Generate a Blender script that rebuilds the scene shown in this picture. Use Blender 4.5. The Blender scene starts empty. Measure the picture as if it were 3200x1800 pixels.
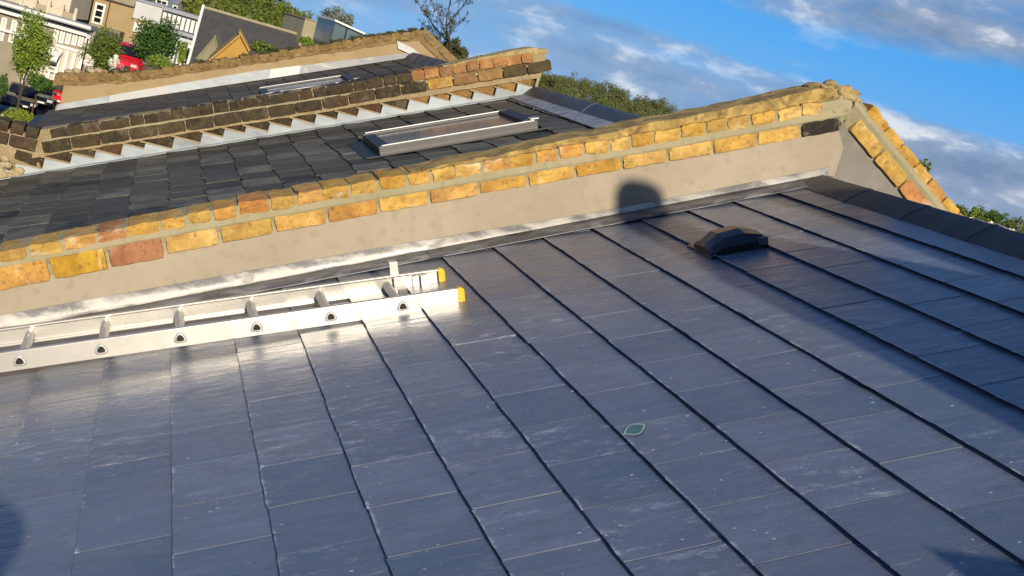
import bpy, bmesh, math, random
from mathutils import Vector, Matrix, noise as mnoise
R = math.radians
random.seed(7)
sc = bpy.context.scene
COL = sc.collection

# ------------------------------------------------------------------ camera
# world: X across the roofs (upslope, towards the ridge), Y along the terrace, Z up; camera at the origin
CX = Vector((0.9216448, -0.2731611, 0.2755972))     # picture right
CD = Vector((0.2120031, -0.2403914, -0.9472416))    # picture down
CF = Vector((0.3250008, 0.9314478, -0.1636445))     # view direction
FPX = 3690.0
cam = bpy.data.cameras.new('camera'); camo = bpy.data.objects.new('camera', cam); COL.objects.link(camo)
cam.sensor_width = 36; cam.lens = FPX/3200*36; cam.clip_start = 0.05; cam.clip_end = 6000
m = Matrix.Identity(4)
for i in range(3):
    m[i][0] = CX[i]; m[i][1] = -CD[i]; m[i][2] = -CF[i]
camo.matrix_world = m
sc.camera = camo
sc.render.resolution_x, sc.render.resolution_y = 1024, 576

# ------------------------------------------------------------------ sky and sun
SUN_EL = R(22)
w = bpy.data.worlds.new('World'); sc.world = w; w.use_nodes = True
nt = w.node_tree; nt.nodes.clear()
def N(t, **k):
    n = nt.nodes.new(t)
    for a, b in k.items(): setattr(n, a, b)
    return n
def L(a, b): nt.links.new(a, b)
def mth(op, a, b=None, c=None):
    n = N('ShaderNodeMath', operation=op)
    for i, v in enumerate((a, b, c)):
        if v is None: continue
        if isinstance(v, (int, float)): n.inputs[i].default_value = v
        else: L(v, n.inputs[i])
    return n.outputs[0]
def ramp(x, stops):
    n = N('ShaderNodeValToRGB'); L(x, n.inputs[0]); e = n.color_ramp.elements
    e[0].position, e[0].color = stops[0][0], stops[0][1]
    e[1].position, e[1].color = stops[-1][0], stops[-1][1]
    for p_, c_ in stops[1:-1]:
        q = e.new(p_); q.color = c_
    return n.outputs[0]
def g1(v): return (v, v, v, 1)
sky = N('ShaderNodeTexSky', sky_type='NISHITA', sun_disc=False, sun_elevation=SUN_EL, sun_rotation=R(180), altitude=100, air_density=1.0, dust_density=0.25, ozone_density=3.5)
hs = N('ShaderNodeHueSaturation'); hs.inputs['Saturation'].default_value = 1.35; hs.inputs['Value'].default_value = 1.0
L(sky.outputs[0], hs.inputs['Color'])
tc = N('ShaderNodeTexCoord'); sx = N('ShaderNodeSeparateXYZ'); L(tc.outputs['Generated'], sx.inputs[0])
az = mth('ARCTAN2', sx.outputs[0], sx.outputs[1]); el = mth('ARCSINE', sx.outputs[2])
def cnoise(ka, ke, off, scale, det, rough, dist=0.0):
    c = N('ShaderNodeCombineXYZ'); L(mth('MULTIPLY_ADD', az, ka, off), c.inputs[0]); L(mth('MULTIPLY_ADD', el, ke, off*1.7), c.inputs[1])
    # slant the streaks a little
    n = N('ShaderNodeTexNoise'); n.inputs['Scale'].default_value = scale; n.inputs['Detail'].default_value = det
    n.inputs['Roughness'].default_value = rough; n.inputs['Distortion'].default_value = dist
    L(c.outputs[0], n.inputs['Vector']); return n.outputs['Fac']
streak = cnoise(2.0, 13.0, 3.1, 1.25, 7, 0.52, 0.35)
veil = cnoise(1.6, 7.0, 9.3, 1.0, 4, 0.45, 0.2)
puff = cnoise(9.0, 22.0, 5.7, 1.4, 8, 0.62, 0.1)
cov = mth('ADD', mth('MULTIPLY', streak, 0.72), mth('ADD', mth('MULTIPLY', veil, 0.25), mth('MULTIPLY', puff, 0.16)))
elw = mth('ADD', el, mth('MULTIPLY', mth('SUBTRACT', veil, 0.5), 0.07))
bias = ramp(elw, [(0.0, g1(0.50)), (0.018, g1(0.60)), (0.045, g1(0.68)), (0.066, g1(0.58)), (0.076, g1(0.36)), (0.112, g1(0.36)), (0.130, g1(0.62)), (0.20, g1(0.68)), (0.34, g1(0.52)), (0.6, g1(0.45))])
cov = mth('ADD', cov, mth('MULTIPLY', mth('SUBTRACT', bias, 0.5), 0.62))
mask = ramp(cov, [(0.53, g1(0)), (0.60, g1(0.45)), (0.72, g1(0.92))])
bright = ramp(puff, [(0.36, (0.22, 0.31, 0.50, 1)), (0.52, (0.36, 0.45, 0.62, 1)), (0.64, (0.92, 0.95, 0.99, 1))])
# clouds thin out overhead
mixc = N('ShaderNodeMixRGB'); L(mask, mixc.inputs[0])
bs = N('ShaderNodeMixRGB', blend_type='MULTIPLY'); bs.inputs[0].default_value = 1; L(bright, bs.inputs[1]); bs.inputs[2].default_value = (8.6, 8.6, 8.6, 1)
blue = N('ShaderNodeMixRGB'); blue.inputs[0].default_value = 0.88; L(hs.outputs[0], blue.inputs[1])
elr = ramp(el, [(0.0, (1.7, 4.3, 8.4, 1)), (0.10, (0.75, 3.8, 8.9, 1)), (0.22, (0.50, 2.9, 7.4, 1)), (0.55, (0.25, 1.45, 4.4, 1)), (1.0, (0.15, 0.8, 2.8, 1))]); L(elr, blue.inputs[2])
L(blue.outputs[0], mixc.inputs[1]); L(bs.outputs[0], mixc.inputs[2])
bg = N('ShaderNodeBackground'); bg.inputs['Strength'].default_value = 0.0785
L(mixc.outputs[0], bg.inputs['Color'])
wo = N('ShaderNodeOutputWorld'); L(bg.outputs[0], wo.inputs['Surface'])

sl = bpy.data.lights.new('sun', 'SUN'); slo = bpy.data.objects.new('sun', sl); COL.objects.link(slo)
sl.energy = 5.0; sl.angle = R(0.6); sl.color = (1.0, 0.86, 0.66)
sd = Vector((0, math.cos(SUN_EL), -math.sin(SUN_EL)))     # direction of travel: along the terrace, from behind the camera
slo.rotation_euler = sd.to_track_quat('-Z', 'Y').to_euler(); slo.location = (0, -30, 12)
vs = sc.view_settings; vs.view_transform = 'Standard'; vs.look = 'None'; vs.exposure = 0.35; vs.gamma = 1; vs.use_curve_mapping = False

# ------------------------------------------------------------------ helpers
def ray(px, py): return CX*((px-1600)/FPX) + CD*((py-900)/FPX) + CF
def at(px, py, Y):
    d = ray(px, py); return d*(Y/d.y)
TAN = 0.4438696; Z0 = -1.5326093; XR = 3.32
TH = math.atan(TAN); REAR = 0.53
def rz(x): return Z0+TAN*x if x <= XR else Z0+TAN*XR-REAR*(x-XR)
def rf(x): return Z0+TAN*x
UP = Vector((math.cos(TH), 0, math.sin(TH))); NR = Vector((-math.sin(TH), 0, math.cos(TH)))
def lerp_tab(tab, x):
    if x <= tab[0][0]: return tab[0][1]
    for (a, b), (c, d) in zip(tab, tab[1:]):
        if x <= c: return b+(d-b)*(x-a)/(c-a)
    return tab[-1][1]

def link(o, parent=None):
    COL.objects.link(o)
    if parent is not None:
        o.parent = parent
        if parent.type == 'EMPTY': o.matrix_parent_inverse = Matrix.Translation(-parent.location)
    return o
def mesh(name, verts, faces, mat, parent=None, smooth=False):
    me = bpy.data.meshes.new(name); me.from_pydata([tuple(v) for v in verts], [], faces); me.update()
    if smooth: me.polygons.foreach_set('use_smooth', [True]*len(me.polygons))
    o = bpy.data.objects.new(name, me)
    if mat: me.materials.append(mat)
    return link(o, parent)
def inst(name, me, parent, M4, color=None):
    o = bpy.data.objects.new(name, me); link(o, parent); o.matrix_basis = M4
    if color: o.color = (*color, 1)
    return o
def tag(o, label, cat, group=None, kind=None):
    if label: o['label'] = label
    if cat: o['category'] = cat
    if group: o['group'] = group
    if kind: o['kind'] = kind
    return o
def thing(name, label, cat, loc, group=None):
    e = bpy.data.objects.new(name, None); COL.objects.link(e); e.location = loc; e.empty_display_size = 0.1
    return tag(e, label, cat, group)
class MB:
    def __init__(s): s.v = []; s.f = []
    def quadbox(s, c, ax, ay, az_):          # centre and half axes
        b = len(s.v)
        for i in (-1, 1):
            for j in (-1, 1):
                for k in (-1, 1): s.v.append(c+ax*i+ay*j+az_*k)
        s.f += [tuple(b+q for q in f) for f in ((0,1,3,2),(4,6,7,5),(0,4,5,1),(2,3,7,6),(0,2,6,4),(1,5,7,3))]
        return s
    def box(s, x0, x1, y0, y1, z0, z1):
        return s.quadbox(Vector(((x0+x1)/2, (y0+y1)/2, (z0+z1)/2)), Vector(((x1-x0)/2,0,0)), Vector((0,(y1-y0)/2,0)), Vector((0,0,(z1-z0)/2)))
    def loft(s, rings, cap=True, closed=True):
        b = len(s.v); n = len(rings[0])
        for r in rings: s.v += [Vector(p) for p in r]
        for i in range(len(rings)-1):
            for j in range(n if closed else n-1):
                k = (j+1) % n
                s.f.append((b+i*n+j, b+i*n+k, b+(i+1)*n+k, b+(i+1)*n+j))
        if cap:
            s.f.append(tuple(b+j for j in reversed(range(n)))); s.f.append(tuple(b+(len(rings)-1)*n+j for j in range(n)))
        return s
    def tube(s, p0, p1, r0, r1, n=6):
        p0, p1 = Vector(p0), Vector(p1); d = (p1-p0).normalized()
        a = d.orthogonal().normalized(); c = d.cross(a)
        ring = lambda p, r: [p+a*(r*math.cos(2*math.pi*i/n))+c*(r*math.sin(2*math.pi*i/n)) for i in range(n)]
        return s.loft([ring(p0, r0), ring(p1, r1)])
    def build(s, name, mat, parent=None, smooth=False): return mesh(name, s.v, s.f, mat, parent, smooth)
def bevel(o, wd, seg=2):
    md = o.modifiers.new('bevel', 'BEVEL'); md.width = wd; md.segments = seg; md.limit_method = 'ANGLE'; md.angle_limit = R(35)
    return o

# ------------------------------------------------------------------ materials
GL = 0.80
def gl(c): return tuple(x*GL for x in c)
class NT:
    def __init__(s, mat): s.t = mat.node_tree; s.n = s.t.nodes; s.l = s.t.links
    def add(s, t, **k):
        n = s.n.new(t)
        for a, b in k.items(): setattr(n, a, b)
        return n
    def noise(s, vec, scale, det=4, rough=0.55, dist=0):
        n = s.add('ShaderNodeTexNoise'); n.inputs['Scale'].default_value = scale; n.inputs['Detail'].default_value = det
        n.inputs['Roughness'].default_value = rough; n.inputs['Distortion'].default_value = dist
        s.l.new(vec, n.inputs['Vector']); return n.outputs['Fac']
    def ramp(s, x, stops):
        n = s.add('ShaderNodeValToRGB'); s.l.new(x, n.inputs[0]); e = n.color_ramp.elements
        e[0].position, e[0].color = stops[0]; e[1].position, e[1].color = stops[-1]
        for p_, c_ in stops[1:-1]:
            q = e.new(p_); q.color = c_
        return n.outputs[0]
    def mix(s, f, a, b, mode='MIX'):
        n = s.add('ShaderNodeMixRGB', blend_type=mode)
        for i, v in enumerate((f, a, b)):
            if isinstance(v, (int, float)): n.inputs[i].default_value = v if i == 0 else (v, v, v, 1)
            elif isinstance(v, tuple): n.inputs[i].default_value = (*v[:3], 1)
            else: s.l.new(v, n.inputs[i])
        return n.outputs[0]
    def math(s, op, a, b=None):
        n = s.add('ShaderNodeMath', operation=op)
        for i, v in enumerate((a, b)):
            if v is None: continue
            if isinstance(v, (int, float)): n.inputs[i].default_value = v
            else: s.l.new(v, n.inputs[i])
        return n.outputs[0]
    def bump(s, h, strength, dist, prev=None):
        n = s.add('ShaderNodeBump'); n.inputs['Strength'].default_value = strength; n.inputs['Distance'].default_value = dist
        s.l.new(h, n.inputs['Height'])
        if prev is not None: s.l.new(prev, n.inputs['Normal'])
        return n.outputs[0]
    def coords(s, randomise=True, scale=(1, 1, 1)):
        tc = s.add('ShaderNodeTexCoord'); v = tc.outputs['Object']
        mp = s.add('ShaderNodeMapping'); mp.inputs['Scale'].default_value = scale; s.l.new(v, mp.inputs['Vector'])
        if randomise:
            oi = s.add('ShaderNodeObjectInfo'); c = s.add('ShaderNodeCombineXYZ')
            for i, k in enumerate((37.0, 91.0, 53.0)): s.l.new(s.math('MULTIPLY', oi.outputs['Random'], k), c.inputs[i])
            s.l.new(c.outputs[0], mp.inputs['Location'])
        return mp.outputs[0]
def newmat(name):
    m_ = bpy.data.materials.new(name); m_.use_nodes = True
    return m_, NT(m_), m_.node_tree.nodes['Principled BSDF']
def S1(bsdf, t, key, val):
    if isinstance(val, (int, float)): bsdf.inputs[key].default_value = val
    elif isinstance(val, tuple): bsdf.inputs[key].default_value = (*val[:3], 1)
    else: t.l.new(val, bsdf.inputs[key])
def simple(name, col, rough=0.6, metal=0, var=0.15, scale=8, bump=0.0, bscale=60, col2=None, spec=0.5):
    col = gl(col); m_, t, b = newmat(name); v = t.coords(False)
    n = t.noise(v, scale, 5)
    c2 = col2 or tuple(c*(1-var*1.6) for c in col)
    c1 = tuple(min(1, c*(1+var)) for c in col)
    S1(b, t, 'Base Color', t.ramp(n, [(0.3, (*c2, 1)), (0.7, (*c1, 1))]))
    S1(b, t, 'Roughness', rough); S1(b, t, 'Metallic', metal); b.inputs['Specular IOR Level'].default_value = spec
    if bump: S1(b, t, 'Normal', t.bump(t.noise(v, bscale, 5), bump, 0.01))
    return m_

def slate_mat(name, c_lo, c_hi, c_tint, r_lo, r_hi, fleck, dust, spec=0.5, edge=0.0, pale_c=(0.34, 0.36, 0.40)):
    m_, t, b = newmat(name)
    oi = t.add('ShaderNodeObjectInfo'); v = t.coords(True); vs_ = t.coords(True, (1.3, 8, 8)); vf = t.coords(True, (2.4, 6, 6))
    wn = t.add('ShaderNodeTexWhiteNoise', noise_dimensions='1D'); t.l.new(t.math('MULTIPLY', oi.outputs['Random'], 977.0), wn.inputs['W']); r2 = wn.outputs['Value']
    big = t.noise(v, 5, 5, 0.6); st = t.noise(vs_, 3.2, 9, 0.68, 0.5); fine = t.noise(v, 240, 3, 0.7); cl = t.noise(vs_, 1.6, 4, 0.5, 0.8)
    c = t.mix(oi.outputs['Random'], c_lo, c_hi)
    c = t.mix(t.ramp(big, [(0.40, g1(0)), (0.66, g1(1))]), c, c_tint)
    c = t.mix(t.ramp(st, [(0.38, g1(0)), (0.75, g1(0.4))]), c, tuple(x*0.6 for x in c_lo))
    # chalky bloom, heavier on some slates than others
    amt = t.ramp(r2, [(0.30, g1(0.06)), (0.70, g1(0.40)), (0.92, g1(1.0))])
    pale = t.ramp(t.noise(vf, 3.4, 12, 0.80, 0.25), [(0.53, g1(0)), (0.62, g1(dust*0.45)), (0.73, g1(dust*1.4))])
    c = t.mix(t.math('MULTIPLY', pale, amt), c, pale_c)
    scr = t.ramp(t.noise(t.coords(True, (1.0, 26, 26)), 2.6, 6, 0.7, 1.2), [(0.655, g1(0)), (0.675, g1(0.55)), (0.70, g1(0))])
    c = t.mix(t.math('MULTIPLY', scr, amt), c, (0.45, 0.46, 0.48))
    # riven contour lines
    ct = t.math('ABSOLUTE', t.math('SUBTRACT', t.math('FRACT', t.math('MULTIPLY', cl, 5.0)), 0.5))
    line = t.ramp(ct, [(0.0, g1(1)), (0.018, g1(0))])
    c = t.mix(t.math('MULTIPLY', line, t.math('MULTIPLY', t.math('GREATER_THAN', big, 0.50), 0.5)), c, tuple(x*0.35 for x in c_lo))
    vo = t.add('ShaderNodeTexVoronoi'); vo.inputs['Scale'].default_value = 8; t.l.new(vf, vo.inputs['Vector'])
    sz = t.math('MULTIPLY', t.math('POWER', t.noise(v, 23, 2), 2.0), fleck*3.2)
    fl = t.math('LESS_THAN', vo.outputs['Distance'], sz)
    sel = t.math('GREATER_THAN', t.noise(v, 9, 3), 0.54)
    c = t.mix(t.math('MULTIPLY', fl, sel), c, (0.62, 0.62, 0.60))
    tcx = t.add('ShaderNodeTexCoord'); sp = t.add('ShaderNodeSeparateXYZ'); t.l.new(tcx.outputs['Object'], sp.inputs[0])
    if edge:
        e_ = t.ramp(t.math('ADD', sp.outputs[0], t.math('MULTIPLY', t.math('SUBTRACT', t.noise(v, 26, 5, 0.7), 0.5), 0.045)), [(0.0, g1(edge)), (0.006, g1(0))])
        c = t.mix(t.math('MULTIPLY', e_, t.math('GREATER_THAN', t.noise(v, 7, 2), 0.56)), c, pale_c)
    c = t.mix(0.55, c, t.mix(1.0, c, t.ramp(fine, [(0.3, g1(0.55)), (0.7, g1(1.45))]), 'MULTIPLY'))
    S1(b, t, 'Base Color', c)
    rg = t.ramp(t.noise(vs_, 6, 6), [(0.3, g1(r_lo)), (0.7, g1(r_hi))])
    S1(b, t, 'Roughness', rg)
    b.inputs['Specular IOR Level'].default_value = spec
    nb = t.bump(st, 0.45, 0.005); nb = t.bump(t.math('FRACT', t.math('MULTIPLY', cl, 5.0)), 0.10, 0.0012, nb); nb = t.bump(fine, 0.3, 0.0009, nb); nb = t.bump(big, 0.3, 0.012, nb)
    S1(b, t, 'Normal', nb)
    return m_
M_SLATE = slate_mat('new_slate', (0.070, 0.094, 0.138), (0.138, 0.162, 0.214), (0.110, 0.124, 0.160), 0.22, 0.40, 0.095, 1.0, 1.0, 0.6, (0.40, 0.43, 0.47))
M_SLATE_OLD = slate_mat('old_slate', (0.022, 0.022, 0.018), (0.165, 0.158, 0.128), (0.070, 0.067, 0.053), 0.60, 0.85, 0.03, 0.6, 0.2, 0.5, (0.26, 0.25, 0.21))
M_SLATE_OLD3 = slate_mat('weathered_slate', (0.044, 0.042, 0.036), (0.100, 0.095, 0.080), (0.068, 0.063, 0.053), 0.66, 0.88, 0.03, 0.3, 0.15)

def brick_mat(name, pit=0.5, lime=0.35, dirt=0.0, moss=0.0):
    m_, t, b = newmat(name); oi = t.add('ShaderNodeObjectInfo'); v = t.coords(True)
    n1 = t.noise(v, 9, 6, 0.6); n2 = t.noise(v, 45, 5, 0.65); n3 = t.noise(v, 5.5, 7, 0.7, 0.5)
    c = t.mix(t.ramp(n1, [(0.3, g1(0)), (0.7, g1(1))]), t.mix(1.0, oi.outputs['Color'], (0.52, 0.42, 0.35), 'MULTIPLY'), t.mix(1.0, oi.outputs['Color'], (0.92, 0.93, 0.86), 'MULTIPLY'))
    c = t.mix(t.ramp(n2, [(0.30, g1(0.75)), (0.46, g1(0))]), c, (0.12, 0.07, 0.03))
    c = t.mix(t.ramp(n3, [(0.56, g1(0)), (0.64, g1(lime)), (0.78, g1(min(1, lime*2)))]), c, (0.60, 0.52, 0.36))
    if dirt: c = t.mix(t.ramp(t.noise(v, 14, 6, 0.7), [(0.42, g1(0)), (0.6, g1(dirt))]), c, (0.06, 0.045, 0.03))
    if moss: c = t.mix(t.ramp(t.noise(v, 20, 6, 0.7), [(0.48, g1(0)), (0.62, g1(moss))]), c, (0.16, 0.15, 0.03))
    S1(b, t, 'Base Color', c); S1(b, t, 'Roughness', 0.85); b.inputs['Specular IOR Level'].default_value = 0.25
    nb = t.bump(n2, pit, 0.006); nb = t.bump(t.noise(v, 160, 3, 0.7), 0.4, 0.002, nb)
    S1(b, t, 'Normal', nb)
    return m_
M_BRICK = brick_mat('yellow_stock_brick', 0.7, 0.5, 0.22)
M_BRICK_DARK = brick_mat('soot_dark_brick', 0.8, 0.10, 0.4, 0.14)
M_BRICK_MOSS = brick_mat('mossy_brick', 0.9, 0.3, 0.5, 0.6)
def mottled(name, c1, c2, c3, rough=0.9, s1=4, s2=30, bump=0.4, bd=0.006, lo=0.35, hi=0.65, cracks=0.0):
    c1, c2, c3 = gl(c1), gl(c2), gl(c3); m_, t, b = newmat(name); v = t.coords(False)
    a = t.noise(v, s1, 6, 0.6, 0.3); d = t.noise(v, s2, 6, 0.65)
    c = t.mix(t.ramp(a, [(lo, g1(0)), (hi, g1(1))]), c1, c2)
    c = t.mix(t.ramp(d, [(0.52, g1(0)), (0.68, g1(0.7))]), c, c3)
    S1(b, t, 'Base Color', c); S1(b, t, 'Roughness', rough); b.inputs['Specular IOR Level'].default_value = 0.3
    nb = t.bump(d, bump, bd); nb = t.bump(t.noise(v, 220, 3, 0.6), 0.3, 0.0015, nb); S1(b, t, 'Normal', nb)
    return m_
M_MORTAR = mottled('mortar', (0.31, 0.28, 0.165), (0.37, 0.325, 0.205), (0.25, 0.225, 0.145), bump=0.6)
M_MORTAR_OLD = mottled('old_lime_mortar', (0.26, 0.20, 0.11), (0.36, 0.28, 0.16), (0.46, 0.41, 0.29), bump=0.9, bd=0.01)
M_RENDER = mottled('beige_render', (0.345, 0.295, 0.220), (0.43, 0.37, 0.285), (0.31, 0.265, 0.20), s1=1.3, s2=17, bump=0.35, bd=0.004)
M_RENDER_GREY = mottled('grey_cement_render', (0.185, 0.18, 0.155), (0.235, 0.225, 0.195), (0.29, 0.275, 0.245), s1=2.5, s2=12, bump=0.2)
M_RENDER_TAN = mottled('tan_render', (0.34, 0.25, 0.13), (0.38, 0.285, 0.16), (0.28, 0.205, 0.11), s1=1.5, s2=9, bump=0.2)
M_CRUMBLE = mottled('crumbling_mossy_mortar', (0.23, 0.155, 0.065), (0.31, 0.22, 0.10), (0.11, 0.095, 0.035), s1=5, s2=22, bump=1.0, bd=0.03)
M_STONE = mottled('pale_rubble_stone', (0.42, 0.34, 0.19), (0.52, 0.44, 0.28), (0.24, 0.18, 0.09), s1=7, s2=30, bump=1.0, bd=0.02)
def lead_mat(name, base, patina, amt, metal=0.55, rough=0.42):
    base, patina = gl(base), gl(patina); m_, t, b = newmat(name); v = t.coords(False, (1, 2.6, 2.6)); v2 = t.coords(False)
    n = t.noise(v, 3.2, 7, 0.62, 0.4); d = t.noise(v2, 55, 4)
    f = t.ramp(n, [(0.5-amt*0.3, g1(0)), (0.62-amt*0.3, g1(0.6)), (0.75-amt*0.2, g1(1))])
    S1(b, t, 'Base Color', t.mix(f, t.mix(t.ramp(d, [(0.3, g1(0)), (0.7, g1(1))]), tuple(x*0.75 for x in base), base), patina))
    oi = t.add('ShaderNodeObjectInfo'); lc = b.inputs['Base Color'].links[0].from_socket
    S1(b, t, 'Base Color', t.mix(1.0, lc, t.ramp(oi.outputs['Random'], [(0, g1(0.72)), (1, g1(1.0))]), 'MULTIPLY'))
    S1(b, t, 'Metallic', t.math('MULTIPLY', t.math('SUBTRACT', 1.0, f), metal))
    S1(b, t, 'Roughness', t.ramp(f, [(0, g1(rough)), (1, g1(0.7))]))
    nb = t.bump(n, 0.4, 0.01); S1(b, t, 'Normal', t.bump(d, 0.3, 0.003, nb))
    return m_
M_LEAD = lead_mat('lead_flashing', (0.36, 0.355, 0.34), (0.76, 0.735, 0.67), 0.26, 0.25, 0.36)
M_LEAD_APRON = lead_mat('lead_apron', (0.20, 0.20, 0.21), (0.34, 0.34, 0.34), 0.1, 0.5, 0.4)
M_LEAD_PALE = lead_mat('pale_oxidised_lead', (0.36, 0.41, 0.45), (0.47, 0.53, 0.56), 0.4, 0.1, 0.6)
M_LEAD_WHITE = lead_mat('white_oxidised_lead', (0.50, 0.54, 0.56), (0.64, 0.66, 0.66), 0.5, 0.1, 0.5)
M_LEAD_GREY = lead_mat('grey_lead', (0.24, 0.26, 0.28), (0.34, 0.36, 0.38), 0.3, 0.3, 0.5)
M_RIDGE = mottled('dark_ridge_clay', (0.06, 0.058, 0.056), (0.09, 0.086, 0.08), (0.12, 0.112, 0.10), rough=0.6, s1=4, s2=24, bump=0.3)
M_ALU = simple('worn_aluminium', (0.60, 0.585, 0.545), 0.34, 0.45, 0.05, 7, 0.02, 90)
M_ALU2 = simple('aluminium_bracket', (0.72, 0.71, 0.68), 0.4, 0.5, 0.06, 30)
M_YELLOW = simple('yellow_plastic', (0.80, 0.50, 0.03), 0.4, 0, 0.05, 20)
M_BLACKP = simple('black_plastic', (0.02, 0.021, 0.025), 0.28, 0, 0.2, 12)
M_DARK = simple('dark_void', (0.012, 0.012, 0.012), 0.8)
M_GREYMETAL = simple('grey_coated_metal', (0.125, 0.125, 0.128), 0.42, 0.3, 0.08, 8)
M_BLACKMETAL = simple('black_coated_metal', (0.03, 0.03, 0.032), 0.3, 0.3, 0.1, 8)
M_GREEN = simple('green_paint', (0.085, 0.19, 0.19), 0.5)
M_PALEGREEN = simple('pale_green_rim', (0.42, 0.60, 0.50), 0.5)
M_WHITE = simple('white_paint', (0.80, 0.79, 0.75), 0.5, 0, 0.05, 2)
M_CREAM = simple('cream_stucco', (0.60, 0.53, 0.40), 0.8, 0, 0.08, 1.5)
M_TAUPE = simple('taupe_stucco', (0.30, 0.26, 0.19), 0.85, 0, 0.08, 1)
M_TAN = simple('tan_stucco', (0.36, 0.27, 0.14), 0.85, 0, 0.08, 0.6)
M_PALEGREY = simple('pale_grey_cladding', (0.52, 0.53, 0.54), 0.6, 0, 0.05, 1)
M_ROOFGREY = simple('grey_roof_felt', (0.30, 0.32, 0.36), 0.6, 0, 0.08, 1.5)
M_DARKROOF = simple('dark_grey_roof_tiles', (0.060, 0.058, 0.057), 0.8, 0, 0.15, 3, 0.5, 9)
M_OCHRE = mottled('ochre_tile', (0.42, 0.25, 0.06), (0.50, 0.30, 0.08), (0.30, 0.19, 0.06), s1=1.2, s2=6)
M_OLIVE = simple('olive_render', (0.24, 0.22, 0.13), 0.85, 0, 0.1, 2)
M_BEIGEWALL = simple('beige_wall', (0.36, 0.31, 0.20), 0.85, 0, 0.1, 2)
M_YELLOWWALL = simple('cream_wall', (0.66, 0.54, 0.28), 0.8, 0, 0.05, 2)
M_WINDARK = simple('dark_window_glass', (0.015, 0.017, 0.02), 0.08, 0, 0.1)
M_BLUEGLASS = simple('blue_grey_glass', (0.10, 0.15, 0.17), 0.12, 0, 0.15, 1.5)
M_GLASS_ROOF = simple('roof_window_glass', (0.11, 0.105, 0.08), 0.16, 0, 0.3, 2.5)
M_BLACK = simple('black_gutter', (0.012, 0.012, 0.012), 0.5)
M_CARBLACK = simple('black_car_paint', (0.006, 0.008, 0.014), 0.12, 0, 0.1, 4)
M_CARRED = simple('red_car_paint', (0.62, 0.012, 0.015), 0.2, 0, 0.06, 3)
M_CARBLUE = simple('blue_car_paint', (0.05, 0.16, 0.42), 0.25, 0, 0.06, 3)
M_TYRE = simple('tyre_rubber', (0.012, 0.012, 0.012), 0.8)
M_CHROME = simple('lamp_glass', (0.80, 0.80, 0.80), 0.12, 0.4, 0.03)
M_ROAD = mottled('asphalt', (0.060, 0.056, 0.052), (0.08, 0.075, 0.07), (0.05, 0.047, 0.045), s1=0.8, s2=6, bump=0.2)
M_PAVE = mottled('pavement', (0.24, 0.21, 0.17), (0.30, 0.27, 0.22), (0.2, 0.18, 0.15), s1=0.8, s2=6, bump=0.2)
M_GRASS = mottled('rough_grass', (0.06, 0.085, 0.02), (0.10, 0.12, 0.03), (0.12, 0.10, 0.04), s1=0.15, s2=1.5, bump=0.3)
M_BARK = simple('bark', (0.06, 0.045, 0.03), 0.9, 0, 0.3, 20)
M_TERRACOTTA = simple('terracotta', (0.36, 0.15, 0.07), 0.8, 0, 0.15, 8)
def leaf_mat(name, c1, c2, rough=0.55, trans=0.25, s=3.0):
    m_, t, b = newmat(name); v = t.coords(False)
    n = t.noise(v, s, 3, 0.6); n2 = t.noise(v, s*9, 2, 0.5)
    c = t.mix(t.ramp(t.mix(0.5, n, n2), [(0.38, g1(0)), (0.62, g1(1))]), c1, c2)
    S1(b, t, 'Base Color', c); S1(b, t, 'Roughness', rough); b.inputs['Specular IOR Level'].default_value = 0.3
    tr = t.add('ShaderNodeBsdfTranslucent'); t.l.new(c, tr.inputs['Color'])
    mx = t.add('ShaderNodeMixShader'); mx.inputs[0].default_value = trans
    out = t.n['Material Output']; t.l.new(b.outputs[0], mx.inputs[1]); t.l.new(tr.outputs[0], mx.inputs[2]); t.l.new(mx.outputs[0], out.inputs['Surface'])
    return m_
M_LEAF_LIGHT = leaf_mat('fresh_green_leaves', (0.108, 0.176, 0.019), (0.230, 0.324, 0.041))
M_LEAF_MID = leaf_mat('mid_green_leaves', (0.068, 0.115, 0.016), (0.149, 0.203, 0.034))
M_LEAF_DARK = leaf_mat('dark_green_leaves', (0.030, 0.074, 0.014), (0.074, 0.162, 0.024))
M_LEAF_YEL = leaf_mat('yellow_green_leaves', (0.16, 0.21, 0.02), (0.28, 0.34, 0.04))
M_LEAF_WOOD = leaf_mat('woodland_leaves', (0.068, 0.101, 0.014), (0.155, 0.182, 0.027), s=0.12)
M_LEAF_FAR = leaf_mat('far_woodland_leaves', (0.075, 0.098, 0.028), (0.150, 0.160, 0.046), s=0.05)
M_LEAF_SILVER = leaf_mat('silver_willow_leaves', (0.14, 0.17, 0.13), (0.24, 0.27, 0.21), s=0.8)
M_LEAF_OLIVE = leaf_mat('olive_hawthorn_leaves', (0.05, 0.055, 0.018), (0.10, 0.10, 0.03))
M_BLOSSOM = leaf_mat('white_blossom', (0.62, 0.58, 0.50), (0.80, 0.77, 0.70), trans=0.1)
M_PINK = leaf_mat('pink_blossom', (0.55, 0.08, 0.14), (0.70, 0.20, 0.25), trans=0.1)

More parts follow.
